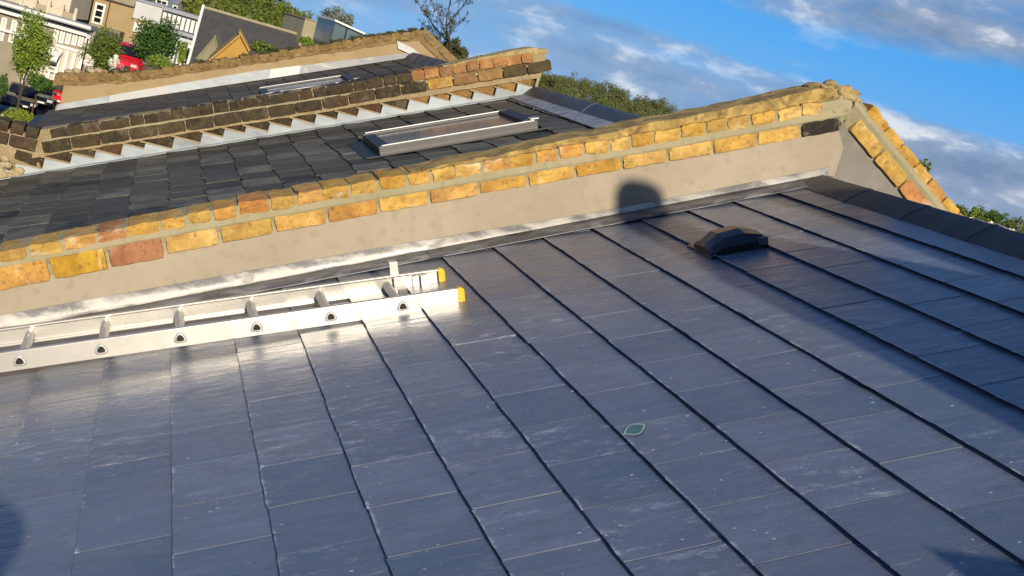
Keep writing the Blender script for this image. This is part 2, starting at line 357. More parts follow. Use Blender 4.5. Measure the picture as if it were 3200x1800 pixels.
# ------------------------------------------------------------------ ground
def gz(x, y):
    z = -9.5
    t_ = max(0.0, min(1.0, (y-84)/50.0)); f = max(0.0, min(1.0, (70-x)/50.0))
    z += t_*t_*(3-2*t_)*3.2*f
    t2 = max(0.0, min(1.0, (y-120)/120.0)); z += t2*4.5*f
    return z
gx = [-3000, -1200, -500, -200, -100, -60, -40, -25, -12, -4, 4, 12, 20, 30, 40, 55, 70, 100, 200, 500, 1200, 3000]
gy = [-300, -100, -30, 0, 20, 35, 45, 55, 62, 68, 75, 82, 90, 100, 110, 122, 140, 160, 190, 240, 400, 800, 1600, 3500]
gv = [(x, y, gz(x, y)) for y in gy for x in gx]; nx = len(gx)
gf = [(j*nx+i, j*nx+i+1, (j+1)*nx+i+1, (j+1)*nx+i) for j in range(len(gy)-1) for i in range(nx-1)]
tag(mesh('ground', gv, gf, M_GRASS, smooth=True), 'rough green ground below the terrace', None, kind='structure')
def strip(name, x0, x1, ys, dz, mat):
    v = []; f = []
    for i, y in enumerate(ys):
        v += [(x0, y, gz(x0, y)+dz), (x1, y, gz(x1, y)+dz)]
        if i: f.append((2*i-2, 2*i-1, 2*i+1, 2*i))
    return tag(mesh(name, v, f, mat), None, None, kind='structure')
yy = [-20, 0, 20, 40, 60, 75, 84, 88, 92, 96, 100, 106, 112]
strip('road', -9.5, -3.6, yy, 0.02, M_ROAD)['label'] = 'grey asphalt street in front of the terrace'
pv = MB()
for i in range(len(yy)-1):
    a, b = yy[i], yy[i+1]
    r = lambda y: [(-3.6, y, gz(-3.6, y)-0.1), (-3.6, y, gz(-3.6, y)+0.13), (-1.6, y, gz(-1.6, y)+0.13), (-1.6, y, gz(-1.6, y)-0.1)]
    pv.loft([r(a), r(b)], cap=False)
tag(pv.build('pavement', M_PAVE), 'pale pavement beside the street', None, kind='structure')

# ------------------------------------------------------------------ slate roofs
def slate_mesh(name, ln, wd, th, rough, seed, mat):
    rd = random.Random(seed); h = wd/2; n = 7
    low = []
    for i in range(n):
        y = -h+wd*i/(n-1); x = rd.uniform(-rough, rough)
        if i in (0, n-1): x += rd.choice((0, 0, rough*1.5))
        low.append((x, y))
    out = low+[(ln, h), (ln, -h)]
    k = len(out); v = []; f = []
    cx, cy = ln/2, 0
    lay = [(0.0, 0), (th-0.0010, 0), (th, 0.0015)]
    for z, ins in lay:
        for (x, y) in out:
            sx_ = 1 if x < cx else -1; sy_ = 1 if y < cy else -1
            xx = x+(ins if x < ln*0.5 else -ins)+(0.009 if (z == 0.0 and x < ln*0.5) else 0); yy_ = y+ins*sy_*(1 if abs(y) > h*0.9 else 0)
            v.append((xx, yy_, z+(rd.uniform(-0.0006, 0.0006) if z == th else 0)))
    for l_ in range(2):
        for i in range(k):
            j = (i+1) % k; f.append((l_*k+i, l_*k+j, (l_+1)*k+j, (l_+1)*k+i))
    f.append(tuple(2*k+i for i in range(k))); f.append(tuple(reversed(range(k))))
    me = bpy.data.meshes.new(name); me.from_pydata(v, [], [tuple(reversed(q)) for q in f]); me.update(); me.materials.append(mat)
    # make sure normals look outward
    bm = bmesh.new(); bm.from_mesh(me); bmesh.ops.recalc_face_normals(bm, faces=bm.faces); bm.to_mesh(me); bm.free()
    return me
GA = 0.25; SW = 0.2875
def course_x(i): return 0.5690+math.cos(TH)*GA*(i-1.0374)
def roof(name, label, y0, y1, mat, rough, jit, lift, phase, skip=None, ilo=-6, ihi=12, drop=0.0, tilt=0.004, ymin_part=None, drop_chance=0.0):
    rt = thing(name, label, 'roof', (XR/2-0.5, (y0+y1)/2, rz(1.0)-0.2), 'slate roofs of the terrace')
    d = 0.03
    xs = [-1.05, XR, 6.4]
    dm = MB()
    dm.loft([[(x, y, rz(x)-0.004+dz-drop) for y, dz in ((y0, -0.06), (y0, 0), (y1, 0), (y1, -0.06))] for x in xs])
    deck = dm.build('roof_deck', M_DARK, rt)
    mes = [slate_mesh('slate', 0.33, SW-0.0022-0.012*rough-(k % 3)*0.0010, 0.0074+0.5*max(0, rough-.0015), rough, 100+k+int(y0*10), mat) for k in range(9)]
    rest = MB(); rd = random.Random(int(y0*100)+3)
    for i in range(ilo, ihi+1):
        x = course_x(i); j0 = int((y0-phase)/SW)-1
        off = phase+(0 if i % 2 else SW/2)
        y = off+j0*SW
        while y < y1-0.02:
            yc = y+SW/2
            if yc > y0+0.02 and yc < y1+0.10 and not (skip and skip(x+0.12, yc)):
                P = Vector((x, yc+rd.gauss(0, jit), rz(x)-drop))+NR*(lift+rd.uniform(0, jit*0.7))+UP*rd.gauss(0, jit*0.8)
                B = Matrix((UP, Vector((0, 1, 0)), NR)).transposed().to_4x4()
                M4 = Matrix.Translation(P) @ B @ Matrix.Rotation(math.atan(lift/0.33)+rd.gauss(0, tilt*0.3), 4, 'Y') @ Matrix.Rotation(rd.gauss(0, tilt), 4, 'X') @ Matrix.Rotation(rd.gauss(0, tilt*0.5), 4, 'Z')
                if ymin_part is not None and yc < ymin_part:
                    b_ = len(rest.v); me = mes[rd.randrange(9)]
                    rest.v += [M4 @ v.co for v in me.vertices]; rest.f += [tuple(b_+q for q in pl.vertices) for pl in me.polygons]
                else:
                    inst('slate', mes[rd.randrange(9)], deck, M4)
            y += SW
    if rest.v: rest.build('slates_under_wall', mat, deck)['kind'] = 'stuff'
    # far slope in one sheet of courses
    sm = MB()
    for k in range(11):
        xa = XR+0.02+k*0.24; xb = xa+0.26
        sm.loft([[(xa, y0+.02, rz(xa)+0.006-drop), (xa, y1-.02, rz(xa)+0.006-drop)], [(xb, y0+.02, rz(xb)+0.018-drop), (xb, y1-.02, rz(xb)+0.018-drop)]], cap=False, closed=False)
    sm.build('rear_slope_slates', mat, deck)['kind'] = 'stuff'
    return rt, deck
Y1, Y2, Y3 = 5.42, 10.5, 16.2
WT = 0.235                                # party wall thickness
roof1, deck1 = roof('slate_roof', 'new blue-grey slate roof in the foreground carrying the ladder', 0.0, Y1, M_SLATE, 0.0013, 0.0010, 0.0150, 2.71, ymin_part=0.62)
SKY = (1.70, 2.80, 8.42, 9.20)
roof2, deck2 = roof('slate_roof', 'old dark slate roof with the open-framed roof window, between the yellow and dark walls', Y1+WT, Y2, M_SLATE_OLD, 0.008, 0.007, 0.016, 5.9,
                    skip=lambda x, y: SKY[0]-0.05 < x < SKY[1]+0.08 and SKY[2]-0.02 < y < SKY[3]+0.02, tilt=0.012, ymin_part=6.6)
roof3, deck3 = roof('slate_roof', 'narrow strip of weathered slates below the white lead band of farthest wall', Y2+WT, Y3, M_SLATE_OLD3, 0.005, 0.005, 0.013, 11.1, tilt=0.01, ymin_part=11.9)

# ridge tiles
def ridge(deck, y0, y1, mat, hw, rise, name='ridge_tile', ln0=0.455):
    y = y1; k = 0
    while y > y0+0.05:
        ln = ln0; ya = max(y0, y-ln); rings = []
        for yy_, s in ((ya-0.012, 1.05), (ya+0.06, 1.0), (y, 0.985)):
            pts = []
            n = 8
            for i in range(n+1):
                a = -1+2*i/n; x = XR+a*hw*s
                z = rz(x)+0.022*s+(rise*s)*(1-abs(a)**2.2)
                pts.append((x, yy_, z))
            inner = [(XR+(px-XR)*0.93, py, pz-0.016) for px, py, pz in pts]
            rings.append(pts+inner[::-1])
        mb = MB().loft(rings); o = mb.build(name, mat, deck, smooth=False); bevel(o, 0.004, 2)
        y -= ln; k += 1
M_LEADROLL = lead_mat('dark_lead_roll', (0.055, 0.065, 0.08), (0.10, 0.11, 0.125), 0.2, 0.2, 0.45)
ridge(deck1, 0.0, Y1-0.06, M_RIDGE, 0.125, 0.036)
ridge(deck2, Y1+WT, Y2-0.05, M_LEADROLL, 0.11, 0.075, 'ridge_roll', 1.62)
ridge(deck3, Y2+WT, Y3-0.05, M_RIDGE, 0.11, 0.08)
# pale lead strip under the second ridge
def sheet(name, pts, th, mat, parent, nrm=NR):
    v = [Vector(p) for p in pts]; b = [p-nrm*th for p in v]; n = len(v)
    return mesh(name, v+b, [tuple(range(n)), tuple(reversed(range(n, 2*n)))]+[(i, n+i, n+(i+1) % n, (i+1) % n) for i in range(n)], mat, parent)
def onroof(x, y, h=0.0): return Vector((x, y, rz(x)))+NR*h
sheet('ridge_apron', [onroof(3.10, Y1+WT, .034), onroof(3.08, 8.0, .034), onroof(3.11, Y2-.06, .034), onroof(3.27, Y2-.06, .036), onroof(3.27, Y1+WT, .036)], 0.006, M_LEAD_GREY, deck2)

# ------------------------------------------------------------------ bricks
def brick_mesh(name, lx, ly, lz, seed, mat, rough=0.0035, rnd=0.16, cuts=5):
    bm = bmesh.new(); bmesh.ops.create_cube(bm, size=2.0)
    bmesh.ops.subdivide_edges(bm, edges=bm.edges[:], cuts=cuts, use_grid_fill=True)
    for v in bm.verts:
        c = v.co.copy(); p_ = 26.0
        r_ = (abs(c.x)**p_+abs(c.y)**p_+abs(c.z)**p_)**(1/p_)
        c = c/r_
        q = Vector((c.x*lx/2, c.y*ly/2, c.z*lz/2))
        nn = mnoise.noise_vector(q*22+Vector((seed*3.7, seed*1.3, 0)))
        q += nn*rough*0.7+mnoise.noise_vector(q*7+Vector((seed*5.1, 0, seed)))*rough*0.8
        edge_ = sorted((abs(c.x), abs(c.y), abs(c.z)))[1]; q += mnoise.noise_vector(q*60+Vector((seed, seed*2.3, 1)))*rough*(1.3 if edge_ > .93 else .5)
        v.co = q
    me = bpy.data.meshes.new(name); bm.to_mesh(me); bm.free(); me.materials.append(mat)
    me.polygons.foreach_set('use_smooth', [True]*len(me.polygons)); me.set_sharp_from_angle(angle=R(32))
    return me
GOLD = [(0.62, 0.39, 0.09), (0.66, 0.43, 0.11), (0.58, 0.36, 0.07), (0.62, 0.38, 0.12), (0.55, 0.37, 0.10), (0.66, 0.46, 0.15), (0.60, 0.34, 0.09)]
ORANGE = [(0.52, 0.25, 0.07), (0.46, 0.22, 0.09), (0.52, 0.28, 0.08)]
# --- first party wall
wall1 = thing('party_wall', 'rendered party wall with two rows of yellow bricks along its sloping top', 'wall', (1.2, Y1+WT/2, rf(1.2)))
T_BB = [(-1.0, .225), (-.39, .242), (.05, .255), (.49, .28), (1.6, .291), (3.16, .282), (3.39, .293)]
T_BT = [(-1.0, .325), (-.40, .335), (.22, .342), (.88, .342), (2.34, .336), (3.31, .345)]
T_MT = [(-1.0, .356), (-.41, .366), (.21, .386), (.87, .391), (2.33, .388), (3.29, .394)]
T_HT = [(-1.0, .395), (-.35, .420), (.02, .430), (.59, .447), (1.56, .450), (2.14, .450), (2.76, .452), (3.27, .456)]
def jag(x, s, a): return mnoise.noise(Vector((x*s, s*1.7, 3.1)))*a
def front_profile(tab_lo, tab_hi, ylo, yhi, xa, xb, n, name, mat, parent, jit=0.0, ymid=None):
    rings = []
    for i in range(n+1):
        x = xa+(xb-xa)*i/n; z = rf(x)
        lo = tab_lo if isinstance(tab_lo, float) else lerp_tab(tab_lo, x); hi = tab_hi if isinstance(tab_hi, float) else lerp_tab(tab_hi, x)
        a, b = lo+jag(x, 9, jit), hi+jag(x+40, 9, jit)
        ring = [(x, ylo+jag(x, 5, jit*.6), z+a), (x, (ylo if ymid is None else ymid)+jag(x+9, 14, jit*.8), z+(a+b)/2), (x, ylo+jag(x+20, 6, jit*.6), z+b), (x, yhi, z+b), (x, yhi, z+a)]
        rings.append(ring)
    return MB().loft(rings).build(name, mat, parent)
XP = 3.40     # peak of the wall
core = front_profile(-0.35, [(x, v-0.012) for x, v in T_HT], Y1+0.030, Y1+WT-0.01, -1.0, XP, 60, 'wall_core', M_MORTAR, wall1, 0.003)
# render panel (front slope), with a torn right edge
rend = MB(); xs = [-1.0+4.36*i/40 for i in range(41)]
rings = []
for x in xs:
    z = rf(x); top = lerp_tab(T_BB, x)+0.012; rings.append([(x, Y1, z-0.02), (x, Y1+jag(x, 2, .003), z+top*0.5), (x, Y1, z+top), (x, Y1+0.05, z+top), (x, Y1+0.05, z-0.02)])
for dz0, dz1, x in ((0.03, 0.215, 3.385), (0.035, 0.16, 3.43)):
    z = 0.0; rings.append([(x, Y1+.002, dz0-.03), (x, Y1+.002, (dz0+dz1)/2), (x, Y1+.004, dz1), (x, Y1+0.05, dz1), (x, Y1+0.05, dz0-.03)])
rend.loft(rings).build('render_panel', M_RENDER, wall1)
mor = front_profile([(x, v-0.03) for x, v in T_BT], [(x, v+0.012) for x, v in T_MT], Y1+0.004, Y1+0.12, -1.0, 3.36, 130, 'mortar_band', M_MORTAR, wall1, 0.006, ymid=Y1-0.012)
front_profile([(x, v-0.03) for x, v in T_BB], [(x, v+0.01) for x, v in T_BT], Y1+0.001, Y1+0.11, -1.0, 3.36, 130, 'joint_mortar', M_MORTAR, wall1, 0.004)
front_profile([(x, v-0.01) for x, v in T_MT], [(x, v-0.006) for x, v in T_HT], Y1+0.002, Y1+WT-0.008, -1.0, 3.36, 130, 'top_mortar', M_MORTAR, wall1, 0.006)
M_CAP2 = mottled('weathered_brick_top', (0.20, 0.135, 0.055), (0.56, 0.40, 0.13), (0.08, 0.055, 0.03), s1=9, s2=22, bump=1.0, bd=0.012)
stre = [brick_mesh('brick', 0.224, 0.105, 0.074, 11+k, M_BRICK) for k in range(6)]
head = [brick_mesh('brick', 0.106, 0.222, 0.088, 41+k, M_BRICK, 0.006) for k in range(7)]
BF = Matrix((UP, Vector((0, 1, 0)), NR)).transposed().to_4x4()
rd = random.Random(5)
px0 = at(512, 775, Y1).x; k0 = -4
special = {-1: (0.44, 0.21, 0.12), 0: (0.62, 0.42, 0.14), -2: (0.60, 0.38, 0.04), 2: (0.64, 0.42, 0.13)}
x = px0+k0*0.2235; k = k0
while x < 3.36:
    xc = x+0.2235/2
    lo, hi = lerp_tab(T_BB, xc), lerp_tab(T_BT, xc)
    if xc > 3.36: break
    c = special.get(k, rd.choice(GOLD)); hh = hi-lo
    last = xc+0.2235 > 3.36
    if last: c = (0.022, 0.021, 0.020)
    P = Vector((xc, Y1-0.012+0.105/2+rd.uniform(-.003, .003), rf(xc)+(lo+hi)/2))
    S4 = Matrix.Diagonal(((0.2235/math.cos(TH)-0.013)/0.224, 1, (hh*math.cos(TH)+0.017)/0.074, 1))
    o = inst('brick', stre[k % 6], wall1, Matrix.Translation(P) @ BF @ Matrix.Rotation(rd.gauss(0, .008), 4, 'Y') @ S4, c)
    if last: o['label'] = 'black tar-stained brick'
    x += 0.2235; k += 1
# header bricks across the top
x = -0.95; k = 0
while x < 3.20:
    wdt = rd.uniform(0.098, 0.132); xc = x+wdt/2
    hi = lerp_tab(T_HT, xc); lo = lerp_tab(T_MT, xc)
    hh = hi-lo+0.006
    P = Vector((xc, Y1-0.005+0.222/2+rd.uniform(-.003, .003), rf(xc)+hi-hh/2+rd.uniform(-.005, .004)))
    S4 = Matrix.Diagonal(((wdt/math.cos(TH)-0.012)/0.106, 1.02, hh*math.cos(TH)/0.088, 1))
    c = rd.choice(GOLD+GOLD+ORANGE)
    inst('brick', head[k % 7], wall1, Matrix.Translation(P) @ BF @ Matrix.Rotation(rd.gauss(0, .03), 4, 'Y') @ Matrix.Rotation(rd.gauss(0, .02), 4, 'Z') @ S4, c)
    x += wdt; k += 1
front_profile([(1.2, .43), (3.4, .44)], [(1.2, .452), (1.6, .464), (2.14, .482), (2.76, .503), (3.1, .520), (3.27, .520), (3.4, .47)], Y1+0.022, Y1+WT-0.01, 1.25, 3.40, 170, 'weathered_cap', M_CAP2, wall1, 0.013)
# lumpy mortar cap at the peak
def lump(name, c, s, seed, mat, parent, amp=0.25, sub=3, fr=2.2):
    bm = bmesh.new(); bmesh.ops.create_icosphere(bm, subdivisions=sub, radius=1)
    for v in bm.verts:
        d_ = 1+amp*mnoise.noise(v.co*fr+Vector((seed*7.7, seed, 0)))+amp*.5*mnoise.noise(v.co*fr*2.7+Vector((seed, 0, 3)))
        q = v.co*d_; v.co = Vector((q.x*s[0], q.y*s[1], q.z*s[2]))+Vector(c)
    me = bpy.data.meshes.new(name); bm.to_mesh(me); bm.free(); me.materials.append(mat)
    me.polygons.foreach_set('use_smooth', [True]*len(me.polygons))
    return link(bpy.data.objects.new(name, me), parent)
M_CAP = mottled('mossy_mortar_cap', (0.36, 0.27, 0.12), (0.50, 0.40, 0.20), (0.16, 0.12, 0.07), s1=9, s2=35, bump=1.0, bd=0.015)
lump('mortar_cap', (3.36, Y1+0.125, 0.395), (0.15, 0.12, 0.07), 3, M_CAP, wall1, 0.45, 4, 3.0)
lump('mortar_cap', (3.36, Y1+0.045, 0.345), (0.085, 0.05, 0.075), 5, M_MORTAR, wall1, 0.4, 4, 3.0)
# rear slope of the wall: grey render, inner bricks, mortar strip, outer bricks
def rear_line(z0, x): return z0-0.545*(x-3.42)
rrings = [[(x, Y1+0.012, rear_line(0.262, x)), (x, Y1+0.012, -1.5), (x, Y1+0.06, -1.5), (x, Y1+0.06, rear_line(0.262, x))] for x in (3.33, 3.6, 4.0, 4.6, 5.4)]
MB().loft(rrings).build('rear_render_panel', M_RENDER_GREY, wall1)
rrings = []
for i in range(41):
    x = 3.40+2.0*i/40
    rrings.append([(x, Y1+.03+jag(x, 6, .004), rear_line(0.25, x)), (x, Y1-.006+jag(x, 6, .005), rear_line(0.348, x)), (x, Y1-.014+jag(x, 8, .005), rear_line(0.374, x)), (x, Y1-.008, rear_line(0.402, x)), (x, Y1+.03, rear_line(0.435, x)), (x, Y1+WT-.02, rear_line(0.435, x)), (x, Y1+WT-.02, rear_line(0.25, x))])
MB().loft(rrings).build('rear_mortar_strip', M_MORTAR, wall1)
TH2 = math.atan(0.545); UP2 = Vector((math.cos(TH2), 0, -math.sin(TH2))); NR2 = Vector((math.sin(TH2), 0, math.cos(TH2)))
BF2 = Matrix((UP2, Vector((0, 1, 0)), NR2)).transposed().to_4x4()
x = 3.44; k = 0
while x < 5.2:
    wl = 0.20; xc = x+wl/2
    P = Vector((xc, Y1-0.010+0.105/2, rear_line(0.305, xc)))
    inst('brick', stre[(k+2) % 6], wall1, Matrix.Translation(P) @ BF2 @ Matrix.Diagonal((wl*.95/math.cos(TH2)/0.224, 1, 1.12, 1)), rd.choice(GOLD+[(0.60, 0.30, 0.12)]))
    x += wl; k += 1
x = 3.50; k = 0
while x < 5.2:
    wl = rd.uniform(0.10, 0.14); xc = x+wl/2
    P = Vector((xc, Y1-0.004+0.222/2, rear_line(0.430, xc)))
    inst('brick', head[k % 7], wall1, Matrix.Translation(P) @ BF2 @ Matrix.Diagonal((wl*.95/math.cos(TH2)/0.106, 1, 0.72, 1)), rd.choice(GOLD+GOLD+[(0.45, 0.26, 0.10)]))
    x += wl; k += 1
# lead flashing of the first wall: upstand in lapped lengths and apron
T_FT = [(-1, .118), (-.36, .112), (.4, .104), (1.22, .097), (2.27, .070), (3.4, .078)]
edges = [-1.0, -0.45, 0.62, 1.42, 2.42, 3.36]
for a, b in zip(edges, edges[1:]):
    rings = []
    n = 14
    for i in range(n+1):
        x = a+(b+0.04-a)*i/n; x = min(x, 3.375); z = rf(x); ft = lerp_tab(T_FT, x); wv = jag(x, 7, .006); out = 0.004 if i > n-1 else 0
        rings.append([(x, Y1-0.010-out, z+ft), (x, Y1-0.022-out+wv, z+ft*0.55+jag(x+5, 9, .004)), (x, Y1-0.030-out+wv, z+0.030), (x, Y1-0.022, z+0.0305), (x, Y1-0.004, z+ft)])
    MB().loft(rings).build('flashing', M_LEAD, wall1, smooth=True)
    rings = []
    for i in range(n+1):
        x = a+(b+0.03-a)*i/n; x = min(x, 3.33); e = Y1-0.150-jag(x, 6, .016)
        P1 = onroof(x, Y1-0.020, 0.040); P2 = onroof(x, (Y1+e)/2, 0.034+jag(x, 10, .006)); P3 = onroof(x, e, 0.028); P4 = onroof(x, e, 0.0225); P5 = onroof(x, Y1-.02, 0.0225)
        rings.append([P1, P2, P3, P4, P5])
    MB().loft(rings).build('flashing_apron', M_LEAD_APRON, wall1, smooth=True)

# --- second party wall: stepped pale lead, horizontal bricks, two rows of dark coping bricks
wall2 = thing('party_wall', 'sooty dark-brick party wall with stepped pale lead flashing, turning yellow near its right end', 'wall', (1.2, Y2+WT/2, rf(1.2)))
M_DKMORTAR = mottled('sooty_mortar', (0.085, 0.065, 0.035), (0.13, 0.10, 0.055), (0.05, 0.04, 0.024), bump=0.9, bd=0.01)
front_profile(-0.4, 0.24, Y2+0.050, Y2+WT-0.02, -0.72, 3.36, 60, 'wall_core', M_DKMORTAR, wall2, 0.006)
front_profile(0.168, 0.215, Y2+0.002, Y2+0.10, -0.72, 3.36, 90, 'bed_mortar', M_MORTAR_OLD, wall2, 0.010)
front_profile(0.292, 0.312, Y2-0.013, Y2+0.05, -0.66, 3.34, 120, 'middle_mortar', M_MORTAR, wall2, 0.008)
MB().box(3.33, 3.358, Y2+0.004, Y2+WT-.02, rf(3.3)-.3, rf(3.3)+.22).build('end_mortar', M_MORTAR_OLD, wall2)
front_profile(0.20, 0.40, Y2+0.014, Y2+WT-0.02, -0.70, 3.36, 60, 'coping_mortar', M_MORTAR_OLD, wall2, 0.008)
MB().box(-2.2, -0.64, Y2+0.02, Y2+WT-0.02, -2.3, -1.50).build('end_core', M_MORTAR_OLD, wall2)
run0 = 0.195; x = -1.02; k = 0
rd = random.Random(12)
dk = [brick_mesh('brick', 0.21, 0.10, 0.07, 71+q, M_BRICK_DARK, 0.005) for q in range(5)]
dks = [brick_mesh('brick', 0.222, 0.12, 0.085, 81+q, M_BRICK_DARK, 0.005) for q in range(5)]
dkh = [brick_mesh('brick', 0.104, 0.235, 0.085, 91+q, M_BRICK_DARK, 0.006) for q in range(6)]
rd = random.Random(12)
DARKS = [(0.036, 0.029, 0.020), (0.045, 0.036, 0.024), (0.056, 0.041, 0.028), (0.030, 0.026, 0.019), (0.066, 0.043, 0.032)]
BROWN = [(0.042, 0.030, 0.014), (0.030, 0.023, 0.012), (0.085, 0.040, 0.022), (0.026, 0.021, 0.012)]
while x < 3.25:
    run = run0*rd.uniform(.86, 1.14); xb = min(x+run, 3.30); top = rf(x)+0.152+rd.uniform(-.014, .014); bot0, bot1 = rf(x)+0.03, rf(xb)+0.03
    yf = Y2-0.012-0.002*(k % 3)
    v = [(x+0.002, yf, bot0), (xb+0.012, yf, bot1+.005), (xb+0.012, yf, top), (x+0.002, yf, top-.004)]
    v += [(a, Y2+.010, c) for a, b, c in v]
    mesh('step_flashing', v, [(0, 1, 2, 3), (7, 6, 5, 4), (0, 4, 5, 1), (1, 5, 6, 2), (2, 6, 7, 3), (3, 7, 4, 0)], M_LEAD_PALE, wall2)
    # the horizontal brick seen in the notch above the step
    if x > -0.95:
        c = rd.choice(BROWN) if x < 2.1 else rd.choice([(0.30, 0.17, 0.06), (0.36, 0.21, 0.07)])
        ln = run*rd.uniform(0.95, 1.12); xc = xb-0.004-ln/2
        inst('brick', dk[k % 5], wall2, Matrix.Translation((xc, Y2+0.066+rd.uniform(-.006, .006), top+0.011+0.048)) @ Matrix.Diagonal((ln/0.21, 1, 0.096/0.07, 1)), c)
        mesh('mortar_lip', *(lambda m_: (m_.v, m_.f))(MB().box(xb-ln-0.02, xb+0.006, Y2-0.001, Y2+0.06, top-0.003, top+0.011)), M_MORTAR_OLD, wall2)
    x += run; k += 1
MB().loft([[onroof(x, Y2-.02, .034), onroof(x, Y2-.07-jag(x, 5, .02), .030), onroof(x, Y2-.07-jag(x, 5, .02), .024), onroof(x, Y2-.02, .024)] for x in [-1.0+4.25*i/30 for i in range(31)]]).build('flashing_apron', M_LEAD_PALE, wall2)
x = -0.66; k = 0
while x < 3.22:
    xc = x+0.1075; lo = 0.205+0.03*max(0, min(1, (xc-1.4)/1.2)); 
    c = rd.choice(DARKS) if xc < 2.25 else rd.choice([(0.50, 0.31, 0.08), (0.30, 0.18, 0.08), (0.36, 0.22, 0.09)])
    if xc > 3.05: c = (0.07, 0.055, 0.03)
    P = Vector((xc, Y2-0.016+.06, rf(xc)+lo+0.043))
    inst('brick', dks[k % 5], wall2, Matrix.Translation(P) @ BF @ Matrix.Rotation(rd.gauss(0, .015), 4, 'Y') @ Matrix.Diagonal(((0.215/math.cos(TH)-.007)/0.222, 1, 1.10, 1)), c)
    x += 0.215; k += 1
x = -0.62; k = 0
while x < 3.22:
    wdt = rd.uniform(0.10, 0.13); xc = x+wdt/2; lo = 0.315+0.03*max(0, min(1, (xc-1.4)/1.2))
    c = rd.choice(DARKS) if xc < 2.2 else rd.choice([(0.40, 0.21, 0.08), (0.46, 0.24, 0.10), (0.30, 0.16, 0.08)])
    if rd.random() < 0.08 and xc < 2.2: c = (0.26, 0.14, 0.08)
    P = Vector((xc, Y2-0.008+.117, rf(xc)+lo+0.038+rd.uniform(-.003, .003)))
    inst('brick', dkh[k % 6], wall2, Matrix.Translation(P) @ BF @ Matrix.Rotation(rd.gauss(0, .03), 4, 'Y') @ Matrix.Diagonal(((wdt/math.cos(TH)-.006)/0.104, 1, 1.0, 1)), c)
    x += wdt; k += 1
front_profile([(2.4, .40), (3.36, .40)], [(2.4, .425), (2.7, .45), (3.0, .472), (3.25, .468), (3.36, .43)], Y2+0.006, Y2+WT-0.02, 2.45, 3.36, 40, 'crumbling_cap', M_CAP, wall2, 0.014)
# level end of the coping over the front wall
for row, (z, mm, st_) in enumerate(((-1.575, dks, 0.22), (-1.475, dkh, 0.115))):
    x = -0.70
    k = 0
    while x > -2.0:
        c = rd.choice(DARKS+BROWN[:2])
        inst('brick', mm[k % 5], wall2, Matrix.Translation((x-st_/2, Y2+(.044 if row == 0 else .11), z)) @ Matrix.Diagonal((0.94, 1, 1, 1)), c)
        x -= st_; k += 1
for q in range(26):
    xq = -1.0+rd.uniform(-.25, .28); zq = -1.70-rd.uniform(0, .24)-max(0, (xq+1.0))*0.35
    s_ = rd.uniform(.022, .05)
    lump('stone', (xq, Y2-0.0+rd.uniform(-.02, .02), zq), (s_*1.3, s_*.9, s_), q, M_STONE, wall2, 0.3, 2)

# --- third party wall
wall3 = thing('party_wall', 'tan rendered party wall farthest back with crumbling overgrown top', 'wall', (1.2, Y3+WT/2, rf(1.2)))
front_profile(-0.4, [(-.95, .38), (-.5, .32), (0, .278), (3.4, .275)], Y3, Y3+WT-0.02, -0.92, 3.40, 40, 'render_panel', M_RENDER_TAN, wall3, 0.004)
MB().box(-0.96, -0.70, Y3+0.01, Y3+WT-.03, -9.6, -1.86).build('front_pier', M_RENDER_TAN, wall3)
T_3 = [(-1.2, .53), (-.9, .51), (-.55, .455), (-.2, .40), (.17, .385), (1.3, .385), (2.67, .405), (3.37, .40)]
front_profile([(x, max(.262, v-.155)) for x, v in T_3], [(x, v-0.010) for x, v in T_3], Y3-0.012, Y3+WT, -1.05, 3.42, 120, 'coping_mortar', M_CRUMBLE, wall3, 0.024)
h3 = [brick_mesh('brick', 0.104, 0.24, 0.10, 120+q, M_BRICK_MOSS, 0.014) for q in range(6)]
x = -1.0; k = 0
while x < 3.34:
    wdt = rd.uniform(0.09, 0.15); xc = x+wdt/2
    P = Vector((xc, Y3-0.018+.12, rf(xc)+lerp_tab(T_3, xc)-0.045+rd.uniform(-.02, .012)))
    inst('brick', h3[k % 6], wall3, Matrix.Translation(P) @ BF @ Matrix.Rotation(rd.gauss(0, .06), 4, 'Y') @ Matrix.Diagonal((wdt*.93/math.cos(TH)/0.104, 1.04, rd.uniform(.85, 1.05), 1)), rd.choice([(0.28, 0.18, 0.075), (0.31, 0.20, 0.085), (0.24, 0.155, 0.065), (0.34, 0.22, 0.11)]))
    x += wdt; k += 1
for q in range(7):
    lump('stone', (-0.98+q*0.085, Y3+.05+rd.uniform(-.04, .04), rf(-0.98+q*0.085)+.50-.012*q+rd.uniform(-.02, .04)), (.06, .07, .035), 60+q, M_STONE if q % 3 else M_CRUMBLE, wall3, 0.35, 2)
rrings = []
for i in range(31):
    x = 3.38+2.4*i/30; z = 0.40-0.50*(x-3.38)
    rrings.append([(x, Y3-0.02+jag(x, 6, .01), z-.20), (x, Y3-.025+jag(x+3, 6, .012), z-.10), (x, Y3-.015, z), (x, Y3+WT, z+jag(x, 9, .015)), (x, Y3+WT, z-.2)])
MB().loft(rrings).build('rear_coping', M_CRUMBLE, wall3)
MB().loft([[(x, Y3, 0.24-0.50*(x-3.38)), (x, Y3, -2), (x, Y3+.2, -2), (x, Y3+.2, .24-.5*(x-3.38))] for x in (3.38, 4.5, 5.8)]).build('rear_render_panel', M_RENDER_TAN, wall3)
for i in range(5):       # long stretchers showing on the rear coping
    x = 3.5+i*0.23
    inst('brick', dks[i % 5], wall3, Matrix.Translation((x, Y3-.008, 0.32-0.5*(x-3.38))) @ BF2 @ Matrix.Diagonal((.9, .5, .8, 1)), (0.26, 0.19, 0.10))
edges = [-0.94, -0.35, 0.3, 0.75, 1.5, 1.9, 2.6, 3.30]
